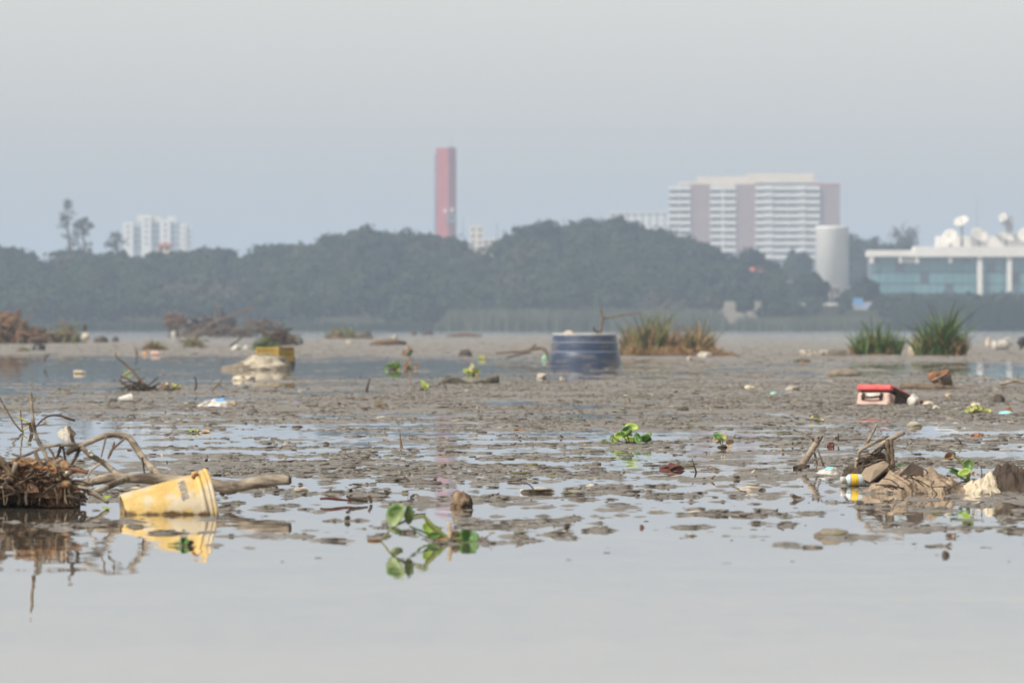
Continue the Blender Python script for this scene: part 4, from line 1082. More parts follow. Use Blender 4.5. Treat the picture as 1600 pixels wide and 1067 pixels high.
for P, r_, mm in (([(-6, 712), (4, 722), (14, 736), (20, 752)], [5, 5.5, 5, 3], 'bark_mid'), ([(26, 722), (20, 738), (10, 752), (2, 763)], [4.5, 4, 3.6, 3], 'bark_pale'), ([(30, 724), (60, 730), (85, 733), (105, 737)], [3, 3.2, 3, 2], 'rust'),
                  ([(83, 722), (92, 731), (104, 738)], [3.2, 3.4, 3.0], 'bark_pale'), ([(100, 731), (120, 734), (138, 739)], [2, 2.6, 2.2], 'rust'), ([(88, 722), (97, 716)], [3, 3], 'bark_pale'), ([(55, 705), (60, 720), (66, 730)], [3, 3.6, 4], 'bark_mid')):
    T.part('stick', ptube(P, d - .25, r_, sides=7), M[mm])
T.part('cut_end', ptube([(100, 757, -.30), (107, 756, -.36)], d, [5.5, 5.2], sides=10, wob=0.1), M['dead_leaf'])
for i, (x, y) in enumerate(((104.5, 738), (140, 705), (143, 711))):
    solo('white_scrap', ['white scrap caught on the root pile', 'upper white scrap caught on the driftwood fork', 'lower white scrap caught on the driftwood fork'][i], 'scrap', rock(pt(x, y, d - .28 if i == 0 else 38.15), 3.0 * B(d), 3.0 * B(d), 2.4 * B(d), 80 + i, 2, 0.5), M['white_plastic'], pt(x, y, d))
solo('yellow_leaf', 'yellow green leaf floating beside the bucket base', 'leaf', leaf(pt(166, 777, 38.6), (0, -.9, .6), (.9, 0, .2), 3 * B(38), 8 * B(38), .2, 10, 3), M['leaf_lime'], pt(166, 778, 38.6))

# twigs in the water behind, far left
d = dist(676)
T = Thing('twig_clump', 'thin dark twigs with yellow stems standing in water behind the root pile', 'twigs', pt(45, 676, d))
for P, r_, mm in (([(-6, 612), (10, 640), (22, 660), (34, 674)], [1.3, 1.5, 1.6, 1.6], 'bark_mid'), ([(55, 668), (64, 658), (76, 650), (92, 649), (104, 653), (117, 657)], [1.2, 1.3, 1.6, 2, 2.2, 2.2], 'bark_dark'), ([(32, 640), (33, 655), (36, 676)], [1.1, 1.3, 1.3], 'bark_mid'),
                  ([(28, 651), (38, 656), (49, 662)], [1.5, 1.6, 1.3], 'stalk_yellow'), ([(35, 672), (44, 667), (52, 664)], [1.4, 1.5, 1.2], 'stalk_yellow'), ([(52, 665), (63, 664), (72, 661)], [1.5, 1.4, 1], 'bark_mid'), ([(46, 660), (48, 668), (50, 676)], [2.5, 3, 3.5], 'bark_dark')):
    T.part('twig', ptube(P, d, r_, sides=6), M[mm])
solo('grey_rag', 'grey white rag lying behind the arching driftwood limb', 'rag', crumple(gp(104, 678, .0), 30 * B(dist(678)), .3, 13 * B(dist(678)), 5, 24, 16, rough=.7), M['white_foam'], gp(104, 678))

# ---------------- water hyacinth in the foreground
def hyacinth(label, d, stalks, leaves, extra=(), base=(0, 0), name='water_hyacinth', cat='plant'):
    T = Thing(name, label, cat, pt(base[0], base[1], d))
    for P, r_, mm in stalks:
        T.part('stalk', ptube(P, d, r_, sides=7, wob=0.05), M[mm])
    for (x, y, q, n, up, w, h, mm, cup, fold) in leaves:
        T.part('leaf', leaf(pt(x, y, d + q), n, up, w / 2 * B(d), h / 2 * B(d), cup, 16, 4, fold, 0.25), M[mm])
    return T
d = dist(845)
T = hyacinth('water hyacinth with a pale drooping leaf floating alone in the foreground', d,
    [([(591, 846), (597, 842), (612, 825), (635, 813), (655, 807.5), (664, 808), (677, 822), (690, 834), (702, 843)], [1, 1.3, 1.6, 2, 2.3, 2.6, 3.6, 4.4, 4], 'stalk'),
     ([(640, 822), (655, 828), (680, 838), (700, 843)], [1.3, 1.5, 1.8, 2], 'leaf_dark'), ([(645, 826), (660, 836), (690, 844)], [1.0, 1.3, 1.6], 'stalk'),
     ([(664, 812), (676, 824), (696, 838)], [1.2, 2, 2.4], 'leaf'), ([(700, 844), (712, 842), (722, 840)], [2, 2, 1.6], 'stalk'), ([(701, 843), (704, 832), (701, 816)], [3.4, 3.6, 3.0], 'cream'),
     ([(745, 848), (755, 842), (768, 833)], [1, .9, .7], 'bark_mid'), ([(574, 844), (585, 843), (597, 844)], [1.5, 2, 1.2], 'dead_leaf')],
    [(624, 807, -.01, (-.55, -1, .35), (.45, 0, 1), 32, 40, 'leaf_pale', .35, .55), (636, 805, .01, (.6, -1, .3), (.2, 0, 1), 16, 32, 'leaf', .3, .3), (619, 830, 0, (0, -1, .3), (-.2, 0, -1), 22, 10, 'leaf_pale', .3, .1),
     (668, 826, .01, (.3, -1, .4), (.7, 0, -.6), 16, 22, 'leaf_lime', .3, .2), (677, 838, -.02, (.1, -1, .5), (.9, 0, .2), 12, 24, 'leaf', .3, .2),
     (732, 841, -.02, (.25, -1, .5), (.35, 0, 1), 30, 24, 'leaf_dark', .3, .6), (684, 829, .03, (-.4, -.8, .7), (-.6, 0, .7), 9, 26, 'leaf_dark', .3, .4), (692, 846, -.04, (0, -.6, 1), (1, 0, .05), 7, 20, 'dead_leaf', .3, .4), (722, 839, .02, (-.3, -.8, .4), (-.3, 0, 1), 18, 20, 'leaf', .4, .2), (712, 836, .03, (.2, -.9, .6), (-.2, 0, 1), 12, 14, 'dead_leaf', .4, .3)],
    base=(690, 846))
T.part('root_ball', rock(pt(703, 846, d + .01), 14 * B(d), .03, 5 * B(d), 3, 3, .5), M['bark_dark'])
d = dist(852)
hyacinth('scrap of dark green leaf floating in front of the yellow bucket', d, [([(262, 850), (275, 849), (290, 851)], [1, 1.3, 1.2], 'stalk')],
    [(288, 847, 0, (.2, -1, .6), (.4, 0, 1), 14, 13, 'leaf_dark', .6, .3), (278, 850, 0, (-.3, -.8, .9), (-1, 0, .1), 7, 16, 'leaf', .2, .2), (296, 849, .02, (.3, -1, .3), (1, 0, .3), 9, 14, 'bark_dark', .4, .4)], base=(288, 852), name='leaf_scrap')

# ---------------- lumps near the middle foreground
d = dist(792)
T = Thing('husk_chunk', 'cream and brown broken husk standing in the water, dark on its right', 'husk', pt(722, 792, d))
T.part('shell', rock(pt(719, 787, d), 13 * B(d), 12 * B(d), 19 * B(d), 12, 3, 0.5), M['husk'])
T.part('dark_right_part', rock(pt(732, 786, d + .005), 6 * B(d), 10 * B(d), 13 * B(d), 13, 3, 0.4), M['bark_dark'])  # darker lump on the right of the husk
d = dist(787)
T = Thing('driftwood_scrap', 'dark red and black sticks lying on a mud patch', 'stick', pt(540, 787, d))
T.part('red_stick', ptube([(500, 779), (515, 778), (530, 780), (549, 782)], d, [2, 2.6, 2.4, 1.4], sides=7), M['red_scrap'])
T.part('black_stick', ptube([(541, 774), (550, 779), (562, 780), (575, 782)], d, [2, 3, 2.5, 2], sides=7), M['bark_dark'])
T.part('black_stub', ptube([(576, 774), (579, 780), (580, 786)], d, [2.4, 2.4, 2.4], sides=7), M['bark_dark'])
def slab(name, label, cat, x, y, w, h, m, seed, dep=0.18, grp=None, sub=3, rough=.3, ridged=False):
    d = dist(y); p = gp(x, y - 1); z = max(0, float(mud_h(p[0], p[1]))) * 0.8
    flat = m in ('white_foam', 'paper', 'white_plastic', 'red_scrap', 'rust')
    VF = rock((p[0], p[1], z + h * B(d) * .18), w / 2 * B(d), min(dep, w / 2 * B(d)), h * B(d) * .85, seed, 2 if flat else sub, max(rough, .55) if flat else rough, True if flat else ridged)
    return solo(name, label, cat, VF, M[m], (p[0], p[1], z), grp, smooth=not flat)
slab('foam_slab', 'flat cream foam slab with a curl of twig, in open water right of the husk', 'foam', 838, 770, 46, 7, 'white_foam', 21)
slab('foam_slab', 'flat white foam slab in open water left of the leaning stick', 'foam', 1172, 767, 42, 6, 'white_foam', 22)
slab('foam_slab', 'beige foam slab lying on mud near the end of the driftwood log', 'foam', 470, 768, 24, 5, 'white_foam', 23)
slab('mud_lump', 'brown mud lump with a pale top in front of the leaning stick', 'mud lump', 1300, 838, 54, 11, 'stone', 24)
slab('dark_ball', 'small dark round lump at the end of the nearest right mud streak', 'lump', 1477, 869, 11, 8, 'stone_dark', 25)
slab('red_speck', 'tiny red bottle cap floating in the open water', 'bottle cap', 1003, 825, 6, 4, 'red_scrap', 26)
solo('black_spike', 'small black triangular spike standing in the water by the leaning stick reflection', 'scrap', ptube([(1213, 800), (1214, 797), (1216, 794)], dist(800), [3, 2, .4], sides=5), M['bark_dark'], gp(1213, 800))
solo('twig_curl', 'thin twig curling up from the cream foam slab', 'twig', ptube([(834, 764), (828, 758), (822, 755), (819, 757)], dist(770), [1, 1, .9, .7], sides=5), M['bark_dark'], gp(834, 768))

# ---------------- right pile
d = dist(733)
T = Thing('leaning_stick', 'cut pale stick leaning up from the mud with two thin prop roots', 'stick', pt(1250, 733, d))
T.part('stick', ptube([(1250, 731), (1258, 719), (1266, 707), (1277, 690)], d, [6, 5.2, 5, 5.2], sides=10, wob=.06), M['bark_pale'])
T.part('knot', ptube([(1275, 692), (1279, 686)], d, [6, 4], sides=9, wob=.3), M['bark_mid'])
for P, r_ in (([(1277, 690), (1279, 685), (1278, 681)], [2, 1.6, .6]), ([(1281, 689), (1284, 684), (1285, 680)], [1.6, 1.4, .5]), ([(1272, 689), (1270, 686), (1269, 684)], [2.4, 2.2, 1.4])):
    T.part('snag', ptube(P, d, r_, sides=6), M['bark_dark'])
T.part('prop_root', ptube([(1270, 702), (1274, 713), (1276, 722), (1275, 733)], d - .1, [1.8, 1.9, 1.8, 1.6], sides=6), M['bark_pale'])
T.part('prop_root', ptube([(1277, 700), (1281, 712), (1287, 728)], d - .05, [1.4, 1.6, 1.4], sides=6), M['bark_mid'])
T.part('rotten_foot', rock(pt(1253, 731, d - .1), 12 * B(d), .05, 6 * B(d), 33, 3, .5), M['bark_dark'])

d = 43.3
T = Thing('branch_tangle', 'dark muddy tangle of branches with a pale pole jutting up right', 'branches', pt(1365, 748, d))
for P, r_, mm in (([(1337, 740), (1338, 726), (1341, 712), (1344, 704), (1355, 697), (1370, 689), (1384, 684)], [2.6, 2.8, 2.9, 3.2, 3, 2.8, 2], 'bark_pale'),
                  ([(1352, 698, .1), (1358, 686, .1), (1365, 673, .1), (1370, 662, .1)], [3.4, 2.4, 2.1, 2], 'bark_pale'), ([(1350, 716), (1358, 711), (1368, 705)], [3.8, 4.4, 4], 'bark_pale'),
                  ([(1370, 700, .1), (1385, 690, .1), (1400, 681, .1), (1413, 674, .1)], [4.2, 4.4, 4.6, 4.6], 'bark_pale'), ([(1358, 694), (1376, 686), (1389, 681)], [1.4, 1.4, 1], 'bark_dark'), ([(1340, 735), (1355, 720), (1372, 706), (1384, 692)], [3, 3.4, 3.2, 2.6], 'bark_dark')):
    T.part('branch', ptube(P, d, r_, sides=8, wob=.07), M[mm])
for x in (1387, 1393):
    T.part('hanging_strip', ptube([(x - 1, 686), (x, 700), (x + 1, 716), (x + 1, 738)], d - .05, [3.2, 4.2, 4.4, 4.8], sides=7, wob=.25), M['bark_mid'])
T.part('muddy_core', join(rock(pt(1366, 732, d + .08), 22 * B(d), .10, 20 * B(d), 41, 4, .6, True, 2.5), rock(pt(1345, 740, d + .05), 22 * B(d), .10, 14 * B(d), 42, 3, .6, True, 2.5)), M['bark_dark'], kind='stuff')
T.part('twigs', tangle(22, 1338, 1396, 694, 745, d, np.random.default_rng(5), .6, 1.5, .1, .3), M['bark_dark'], kind='stuff')
T.part('twigs', tangle(14, 1328, 1398, 705, 748, d, np.random.default_rng(6), .6, 1.4, .12, .2), M['bark_mid'], kind='stuff')

d = dist(742)
P = crumple(gp(1297, 741, .0), 46 * B(d), .22, 13 * B(d), 15, 26, 14, rough=.55)
solo('wrapper', 'white and blue crumpled wrapper lying on the mud beside the leaning stick', 'wrapper', P, M['white_plastic'], gp(1297, 741))
solo('wrapper_scrap', 'pale blue scrap stuck on the white wrapper', 'scrap', leaf(pt(1296, 732, d - .14), (-.1, -1, .5), (1, 0, .15), 2.6 * B(d), 8 * B(d), .1, 10, 3), M['cyan_plastic'], pt(1296, 733, d - .14))

# bottle with a yellow label
d = dist(759.5)
T = Thing('plastic_bottle', 'clear plastic bottle with a yellow label floating beside the pile', 'bottle', pt(1330, 759, d))
c0 = pt(1313.5, 750, d); ROTB = Matrix.Rotation(R(14), 3, 'Z') @ Matrix.Rotation(R(90), 3, 'Y')
k = B(d)
T.part('cap', xf(lathe([(.1 * k, 0), (5.6 * k, 0), (5.8 * k, 1 * k), (5.8 * k, 6 * k), (4.5 * k, 6.6 * k)], 20), ROTB, c0), M['white_plastic'])
T.part('body', xf(lathe([(4.2 * k, 6 * k), (4.6 * k, 8 * k), (7 * k, 10.5 * k), (9.2 * k, 13 * k), (9.4 * k, 15.2 * k), (9.2 * k, 15.5 * k), (9.2 * k, 26 * k), (9.5 * k, 27 * k), (9.5 * k, 33 * k), (8.8 * k, 37 * k), (6 * k, 38 * k)], 28), ROTB, c0), M['clear_plastic'])
T.part('label', xf(lathe([(9.65 * k, 15.6 * k), (9.75 * k, 16 * k), (9.75 * k, 26 * k), (9.65 * k, 26.4 * k)], 28, False), ROTB, c0), M['label_yellow'])
T.part('neck_ring', xf(lathe([(4.8 * k, 7.2 * k), (5.6 * k, 7.5 * k), (4.8 * k, 7.9 * k)], 20, False), ROTB, c0), M['white_plastic'])

# cardboard slab, tarp, paper, sack
d = 42.5
ol = [(1346, 740), (1352, 731), (1366, 725), (1381, 719.5), (1387, 723), (1385, 731), (1372, 742), (1359, 753), (1349, 748)]
n = len(ol)
V = np.array([pt(x, y, d + (y - 735) * -.004) for x, y in ol] + [pt(x + 2, y + 2, d + .035) for x, y in ol] + [pt(1366, 735, d - .025)])
Fc = [(i, (i + 1) % n, 2 * n) for i in range(n)] + [tuple(range(2 * n - 1, n - 1, -1))] + [(i, i + n, (i + 1) % n + n, (i + 1) % n) for i in range(n)]
solo('cardboard_slab', 'flat brown slab propped against the branch tangle', 'slab', (V, Fc), M['cardboard'], pt(1360, 752, d), smooth=False)
d = dist(771); k = B(d)
T = Thing('brown_tarp', 'crumpled brown tarp heaped half out of the water', 'tarp', pt(1440, 771, d))
T.part('sheet', crumple(pt(1432, 771, d + .18), 170 * k, .42, 46 * k, 55, 76, 44, .04, ((-.12, .1, .98, .34), (.32, .0, .9, .3)), .9, 7.0), M['tarp'], smooth=False)
gq2 = np.random.default_rng(44)
for i in range(9):
    x_ = 1375 + i * 15 + gq2.uniform(-5, 5); hh_ = gq2.uniform(.5, 1.0) * (44 - abs(x_ - 1432) * .28)
    T.part('fold', crumple(pt(x_, 772, d + gq2.uniform(-.02, .2)), gq2.uniform(34, 58) * k, .16, hh_ * k, 70 + i, 26, 16, gq2.uniform(-.6, .6), ((gq2.uniform(-.3, .3), 0, 1.0, .5),), .9, 4.0), M[('tarp', 'cardboard', 'tarp', 'tarp')[i % 4]], smooth=False)
T.part('snagged_twigs', tangle(16, 1372, 1500, 735, 770, d - .06, gq2, .5, 1.3, .08, .15), M['bark_dark'], kind='stuff')
T.part('dark_flap', (np.array([pt(1405, 741, d + .12), pt(1425, 722, d + .16), pt(1447, 733, d + .14), pt(1440, 745, d + .12), pt(1405, 745, d + .2), pt(1425, 724, d + .24), pt(1450, 737, d + .24)]), [(0, 1, 3), (1, 2, 3), (1, 0, 4, 5), (2, 1, 5, 6)]), M['sack_dark'], smooth=False)
solo('crumpled_paper', 'pale crumpled paper at the water edge between the tarp and the dark sack', 'paper', crumple(pt(1530, 773, d + .05), 74 * k, .2, 26 * k, 61, 34, 20, -.2, (), .8, 6), M['paper'], pt(1530, 773, d), smooth=False)
solo('crumpled_paper', 'upright pale crumpled paper leaning on the dark sack', 'paper', crumple(pt(1546, 766, d + .14), 34 * k, .12, 31 * k, 62, 24, 16, .2, ((.0, .0, 1.0, .7),), .7, 4), M['paper'], pt(1545, 765, d + .1), smooth=False)
T = Thing('dark_sack', 'dark brown sack slumped at the right edge of the pile', 'sack', pt(1572, 772, d + .1))
T.part('sack', crumple(pt(1578, 772, d + .22), 100 * k, .34, 52 * k, 63, 40, 26, .1, ((-.35, 0, .98, .55),), .6, 5), M['sack_dark'], smooth=False)
hyacinth('water hyacinth with a wilted brown leaf growing behind the brown tarp', d + .3,
    [([(1490, 712), (1497, 717), (1506, 727), (1511, 742), (1512, 760)], [1.5, 1.7, 1.8, 2, 2], 'stalk'), ([(1483, 735), (1495, 741), (1512, 752)], [1, 1.5, 1.8], 'leaf_dark'), ([(1514, 735), (1514, 748), (1513, 760)], [1.5, 1.8, 2], 'stalk'), ([(1533, 731), (1534, 742), (1533, 758)], [1, 1.2, 1.2], 'bark_mid')],
    [(1514, 727, 0, (-.2, -1, .3), (.4, 0, 1), 19, 20, 'leaf', .4, .1), (1508, 740, -.03, (-.3, -1, .8), (.9, 0, .2), 14, 22, 'leaf_lime', .4, .15), (1484, 714, 0, (-.2, -1, .3), (-1, 0, -.4), 11, 16, 'dead_leaf', .8, .4), (1489, 710, .01, (.2, -1, .1), (.6, 0, -.6), 7, 9, 'bark_mid', .8, .3),
     (1493, 738, .02, (.2, -.8, .6), (-1, 0, .5), 7, 22, 'leaf_dark', .3, .2), (1407, 727, .02, (0, -.8, .7), (1, 0, .1), 6, 11, 'leaf', .3, .2), (1522, 741, -.02, (.2, -1, .5), (.3, 0, 1), 9, 8, 'cream', .5, .3)], base=(1511, 762))

# ---------------- cooler
d = dist(631); k = B(d)
corner = gp(1383, 633)
Wc, Lc, Hc = 0.37, 0.56, 0.34
al = R(37)
ROTC = Matrix.Rotation(-al, 3, 'Z') @ Matrix.Rotation(R(0), 3, 'X')
pitch = Matrix.Rotation(R(-16), 3, 'X')
# local frame: x across the end face, y along the length (away), z up; corner at the near right foot
def cool(VF):
    return xf(VF, Matrix.Rotation(-al, 3, 'Z') @ pitch, (corner[0], corner[1], -0.135))
T = Thing('cooler_box', 'faded red and pink cooler box sinking in the mud, lid on', 'cooler', corner)
def rbox(x0, x1, y0, y1, z0, z1, b=0.02):
    V, Fc = [], []
    ring = []
    for (cx, cy, a0) in ((x1 - b, y0 + b, -90), (x1 - b, y1 - b, 0), (x0 + b, y1 - b, 90), (x0 + b, y0 + b, 180)):
        for j in range(5):
            a = R(a0 + j * 22.5); ring.append((cx + b * math.cos(a), cy + b * math.sin(a)))
    n = len(ring); mx, my = (x0 + x1) / 2, (y0 + y1) / 2
    for z, sh in ((z0, .985), (z0 + b * .4, 1), (z1 - b * .5, 1), (z1 - b * .15, .99), (z1, .965)):
        V += [(mx + (x - mx) * sh, my + (y - my) * sh, z) for x, y in ring]
    for i in range(4):
        Fc += [(i * n + j, i * n + (j + 1) % n, (i + 1) * n + (j + 1) % n, (i + 1) * n + j) for j in range(n)]
    Fc += [tuple(range(n - 1, -1, -1)), tuple(4 * n + j for j in range(n))]
    return np.array(V), Fc
T.part('body', cool(rbox(-Wc, 0, 0, Lc, 0, Hc - .075, .03)), M['cooler_body'])
T.part('seal_gap', cool(rbox(-Wc + .015, -.015, .015, Lc - .015, Hc - .08, Hc - .05, .02)), M['cooler_inside'])
T.part('lid', cool(rbox(-Wc - .012, .012, -.014, Lc + .014, Hc - .052, Hc, .025)), M['cooler_lid'])
T.part('side_shade_panel', cool(rbox(-.02, .004, .10, Lc - .004, 0.01, Hc - .05, .003)), M['sack_dark'])  # dark panel and strip paint the shade onto the long side
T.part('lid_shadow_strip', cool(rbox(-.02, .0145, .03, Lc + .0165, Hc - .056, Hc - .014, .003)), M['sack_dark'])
hd = T.part('handle', cool(tube([(-Wc * .76, -.002, Hc - .10), (-Wc * .76, -.035, Hc - .125), (-Wc * .5, -.04, Hc - .135), (-Wc * .24, -.035, Hc - .125), (-Wc * .24, -.002, Hc - .10)], .011, sides=8, wob=.02)), M['handle_dark'])
T.part('handle_plate', cool(rbox(-Wc * .72, -Wc * .28, -.006, .01, Hc - .125, Hc - .085, .006)), M['white_plastic'], under=hd)
for x in (-.78, -.22):
    T.part('hinge', cool(rbox(Wc * x - .014, Wc * x + .014, -.02, .01, Hc - .15, Hc - .085, .006)), M['handle_dark'], under=hd)
solo('white_bag', 'white plastic bag bunched at the sunk right end of the cooler', 'bag', rock(gp(1428, 634, .035), 9 * k, .06, 11 * k, 91, 3, .35), M['white_plastic'], gp(1428, 634))

# ---------------- upturned blue tank
d = dist(572); k = B(d)
c = gp(914, 572); c[1] += 0.65
T = Thing('water_tank', 'upturned faded blue plastic water tank standing in shallow water', 'water tank', c)
prof = [(57.5, -8), (57, 0), (55.8, 12), (55, 20.5), (53.6, 22), (53.3, 23.5), (53.3, 25), (52.6, 34), (51.8, 36), (51.2, 37.5), (50.4, 46), (49.6, 48.5)]
T.part('shell', xf(lathe([(a * k, b * k) for a, b in prof], 72, False), None, c), M['tank_blue'])
for z, r_ in ((22, 55.2), (36.4, 53.4)):
    T.part('ledge', xf(lathe([((r_ - 1.9) * k, (z - 1.3) * k), (r_ * k, (z - .5) * k), (r_ * k, (z + .3) * k), ((r_ - 2.0) * k, (z + 1.3) * k)], 72, False), None, c), M['tank_ledge'])
T.part('bottom_plate', xf(lathe([(49.8 * k, 48 * k), (50.3 * k, 49 * k), (50 * k, 50.6 * k), (47 * k, 51 * k), (.01, 50.4 * k)], 72, False), None, c), M['tank_lip'])
solo('yellow_rag', 'pale yellow scrap lying on top of the blue tank', 'scrap', rock(c + np.array([-24 * k, 0, 52 * k]), 8 * k, .1, 3.2 * k, 93, 3, .6), M['paper'], c + np.array([-24 * k, 0, 51 * k]))
d2 = d + 3
T = Thing('bare_branch', 'bare crooked branch standing up behind the blue tank', 'branch', pt(938, 566, d2))
T.part('stem', ptube([(936, 570), (938, 540), (939, 517), (942, 500), (941, 493), (937, 481)], d2, [3, 2.8, 2.3, 2.2, 2, 1.8], sides=7), M['bark_mid'])
T.part('side_branch', ptube([(942, 497), (956, 495.5), (975, 492), (992, 490), (1002, 489)], d2, [1.6, 1.5, 1.3, 1.1, .7], sides=6), M['bark_mid'])
T.part('stub', ptube([(937, 520), (930, 517), (927, 511)], d2, [1.8, 2, 1.6], sides=6), M['bark_dark'])
T = Thing('arched_root', 'arched brown root lying on the mud left of the blue tank', 'root', gp(815, 561))
d2 = dist(562)
T.part('root', ptube([(775, 552), (795, 550), (815, 549), (835, 545), (847, 544), (853, 549), (855, 558), (856, 564)], d2, [1.6, 2, 2.2, 2.4, 2.4, 2.4, 2.2, 2], sides=7), M['bark_mid'])
T.part('stub', ptube([(828, 546), (834, 541), (838, 538)], d2, [2.4, 2.6, 2.0], sides=6), M['bark_mid'])
T.part('low_root', ptube([(790, 560), (810, 554), (830, 551)], d2, [1, 1.3, 1.2], sides=6), M['bark_dark'])
slab('green_bottle', 'small dark green bottle end beside the blue tank', 'bottle', 851, 563, 9, 7, 'green_plastic', 94)

# ---------------- grass clumps on the mud
def grass_clump(name, label, x0, x1, ybase, peaks, n_green, n_dry, seed, greens='grass', dep=1.2, w=0.035, dry_h=0.45, skirt=None):
    g = np.random.default_rng(seed); d = dist(ybase)
    T = Thing(name, label, 'grass', gp((x0 + x1) / 2, ybase))
    xs_, hs_ = [p[0] for p in peaks], [p[1] for p in peaks]
    def make(n, hk, lean, ww):
        nt = max(3, n // 11)
        tx = g.uniform(x0, x1, nt); td = g.uniform(-dep / 2, dep / 2, nt); th = g.uniform(0.5, 1.05, nt)
        w_ = g.integers(0, nt, n)
        px = tx[w_] + g.normal(0, 2.2, n); dq = d + td[w_] + g.normal(0, .04, n)
        hh = 1.25 * np.interp(px, xs_, hs_) * B(d) * hk * th[w_] * g.uniform(0.5, 1.08, n)
        return blades(n, (px - 800) / F_PX * dq, dq, hh, ww, lean, g, z=-0.02, segs=5)
    T.part('green_blades', make(n_green, 1.0, 0.8, w), M[greens], kind='stuff', smooth=False)
    if n_dry:
        T.part('dry_blades', make(n_dry, dry_h, 0.8, w), M['grass_dry'], kind='stuff', smooth=False)
    p = gp((x0 + x1) / 2, ybase)
    T.part('root_mat', rock((p[0], p[1], 0), (x1 - x0) / 2 * B(d), dep * .55, .07, seed, 3, .4), M['root'])
    return T
grass_clump('grass_clump', 'tall green grass clump with a spike, nearer the right edge', 1430, 1506, 556, [(1424, 48), (1440, 60), (1452, 62), (1462, 58), (1470, 74), (1477, 86), (1484, 70), (1492, 50), (1508, 42)], 470, 330, 101, w=.06, dry_h=.62)
grass_clump('grass_clump', 'lower green grass clump left of the tall one', 1330, 1404, 555, [(1328, 26), (1340, 40), (1350, 66), (1358, 62), (1372, 54), (1385, 46), (1398, 42), (1416, 20)], 270, 260, 102, w=.055, dry_h=.62)
grass_clump('grass_patch', 'wide patch of green and straw coloured grass right of the blue tank', 972, 1116, 548, [(970, 36), (985, 50), (1000, 58), (1012, 70), (1028, 76), (1040, 62), (1055, 58), (1070, 54), (1082, 80), (1090, 72), (1100, 44), (1116, 40)], 300, 620, 103, 'grass_olive', 2.2, .055, .66)
grass_clump('dry_grass', 'low trampled straw spreading in front of the grass patch', 972, 1150, 556, [(970, 18), (1000, 16), (1040, 20), (1090, 20), (1125, 16), (1150, 6)], 60, 900, 104, 'grass_olive', 2.0, .05, .95)
grass_clump('weed_tuft', 'low weeds along the far mud bank in the left middle', 505, 582, 529, [(505, 8), (530, 24), (545, 20), (560, 14), (582, 8)], 260, 160, 105, 'grass_olive', 3, .08, .7)
grass_clump('weed_tuft', 'green weeds behind the yellow crate', 398, 436, 547, [(398, 14), (412, 26), (424, 20), (436, 12)], 200, 60, 106, 'grass', 1.5, .05)
grass_clump('weed_tuft', 'dry weedy tuft left of the pink bottle', 222, 262, 547, [(222, 8), (236, 20), (250, 14), (262, 5)], 130, 130, 107, 'grass_olive', 1.5, .05, .8)
grass_clump('weed_tuft', 'small green weed by the dark stump at far left', 100, 120, 536, [(100, 10), (110, 22), (120, 8)], 90, 40, 108, 'grass_olive', 2, .06)
grass_clump('weed_tuft', 'thin sprig of green on the left mud bank', 24, 48, 549, [(24, 5), (36, 10), (48, 5)], 60, 20, 109, 'grass', 1, .04)
grass_clump('weed_tuft', 'bright weeds on the mud between the leaf scrap and the white board', 1240, 1268, 566, [(1240, 4), (1254, 9), (1268, 4)], 90, 30, 110, 'grass', .8, .04)
grass_clump('weed_tuft', 'green tuft rising by the rock and crate behind black rubbish', 450, 466, 534, [(450, 8), (458, 24), (466, 8)], 60, 20, 111, 'grass', 1, .05)

# ---------------- brush and rubbish on the far left bank
def brush(name, label, cat, x0, x1, ytop, ybase, n, seed, mats=('bark_mid', 'bark_dark'), core=None, r=(0.7, 1.6), hang=.5, sticks=()):
    d = dist(ybase); g = np.random.default_rng(seed)
    T = Thing(name, label, cat, gp((x0 + x1) / 2, ybase))
    for i, mm in enumerate(mats):
        T.part('twigs', tangle(n // len(mats), x0, x1, ytop, ybase, d, g, r[0], r[1], 1.0, hang), M[mm], kind='stuff')
    if core:
        p = gp((x0 + x1) / 2, ybase)
        T.part('core', rock((p[0], p[1] + .6, 0), (x1 - x0) / 2 * B(d) * .8, .6, (ybase - ytop) * B(d) * core, seed, 3, .5, True, 2), M['root'])
    for P, rr, mm in sticks:
        T.part('stick', ptube(P, d, rr, sides=6), M[mm])
    return T
brush('brush_pile', 'tall brown heap of brushwood at the far left bank', 'brush', -30, 46, 484, 537, 190, 121, ('root', 'bark_mid', 'dead_leaf'), .7, (.8, 2.0), .6,
      (([(19, 512), (19, 495), (20, 478)], [1, 1, .8], 'bark_mid'), ([(40, 508), (47, 490), (60, 470)], [.7, .6, .5], 'bark_mid'), ([(28, 500), (29, 488)], [3.5, 2.5], 'root')))
brush('brush_pile', 'lower tangle of roots beside the tall brushwood heap', 'brush', 46, 74, 512, 537, 60, 122, ('root', 'bark_mid'), .6)
brush('root_clump', 'grey roots with a curved horn sticking up on the far left bank', 'roots', 74, 122, 508, 536, 70, 123, ('bark_mid', 'grass_olive'), .55, (.7, 1.5), .4,
      (([(104, 520), (103, 510), (99, 503), (94, 500)], [2.2, 2, 1.6, .8], 'bark_mid'), ([(112, 522), (118, 516), (122, 514)], [1.4, 1.4, 1], 'bark_mid'), ([(66, 536), (66, 525), (68, 518)], [2.5, 2.5, 2], 'bark_dark')))
d = dist(533)
T = Thing('perched_bundle', 'cream lump with a dark bundle above it on the far left bank', 'rubbish', gp(134, 533))
T.part('lump', rock(pt(134, 526, d), 6 * B(d), .2, 6 * B(d), 5, 3, .35), M['paper'])
T.part('bundle', rock(pt(132.5, 511, d), 3.4 * B(d), .12, 5.5 * B(d), 6, 3, .4), M['bark_dark'])
T.part('stem', ptube([(132, 514), (133, 521)], d, [1.2, 1.2], sides=6), M['bark_mid'])
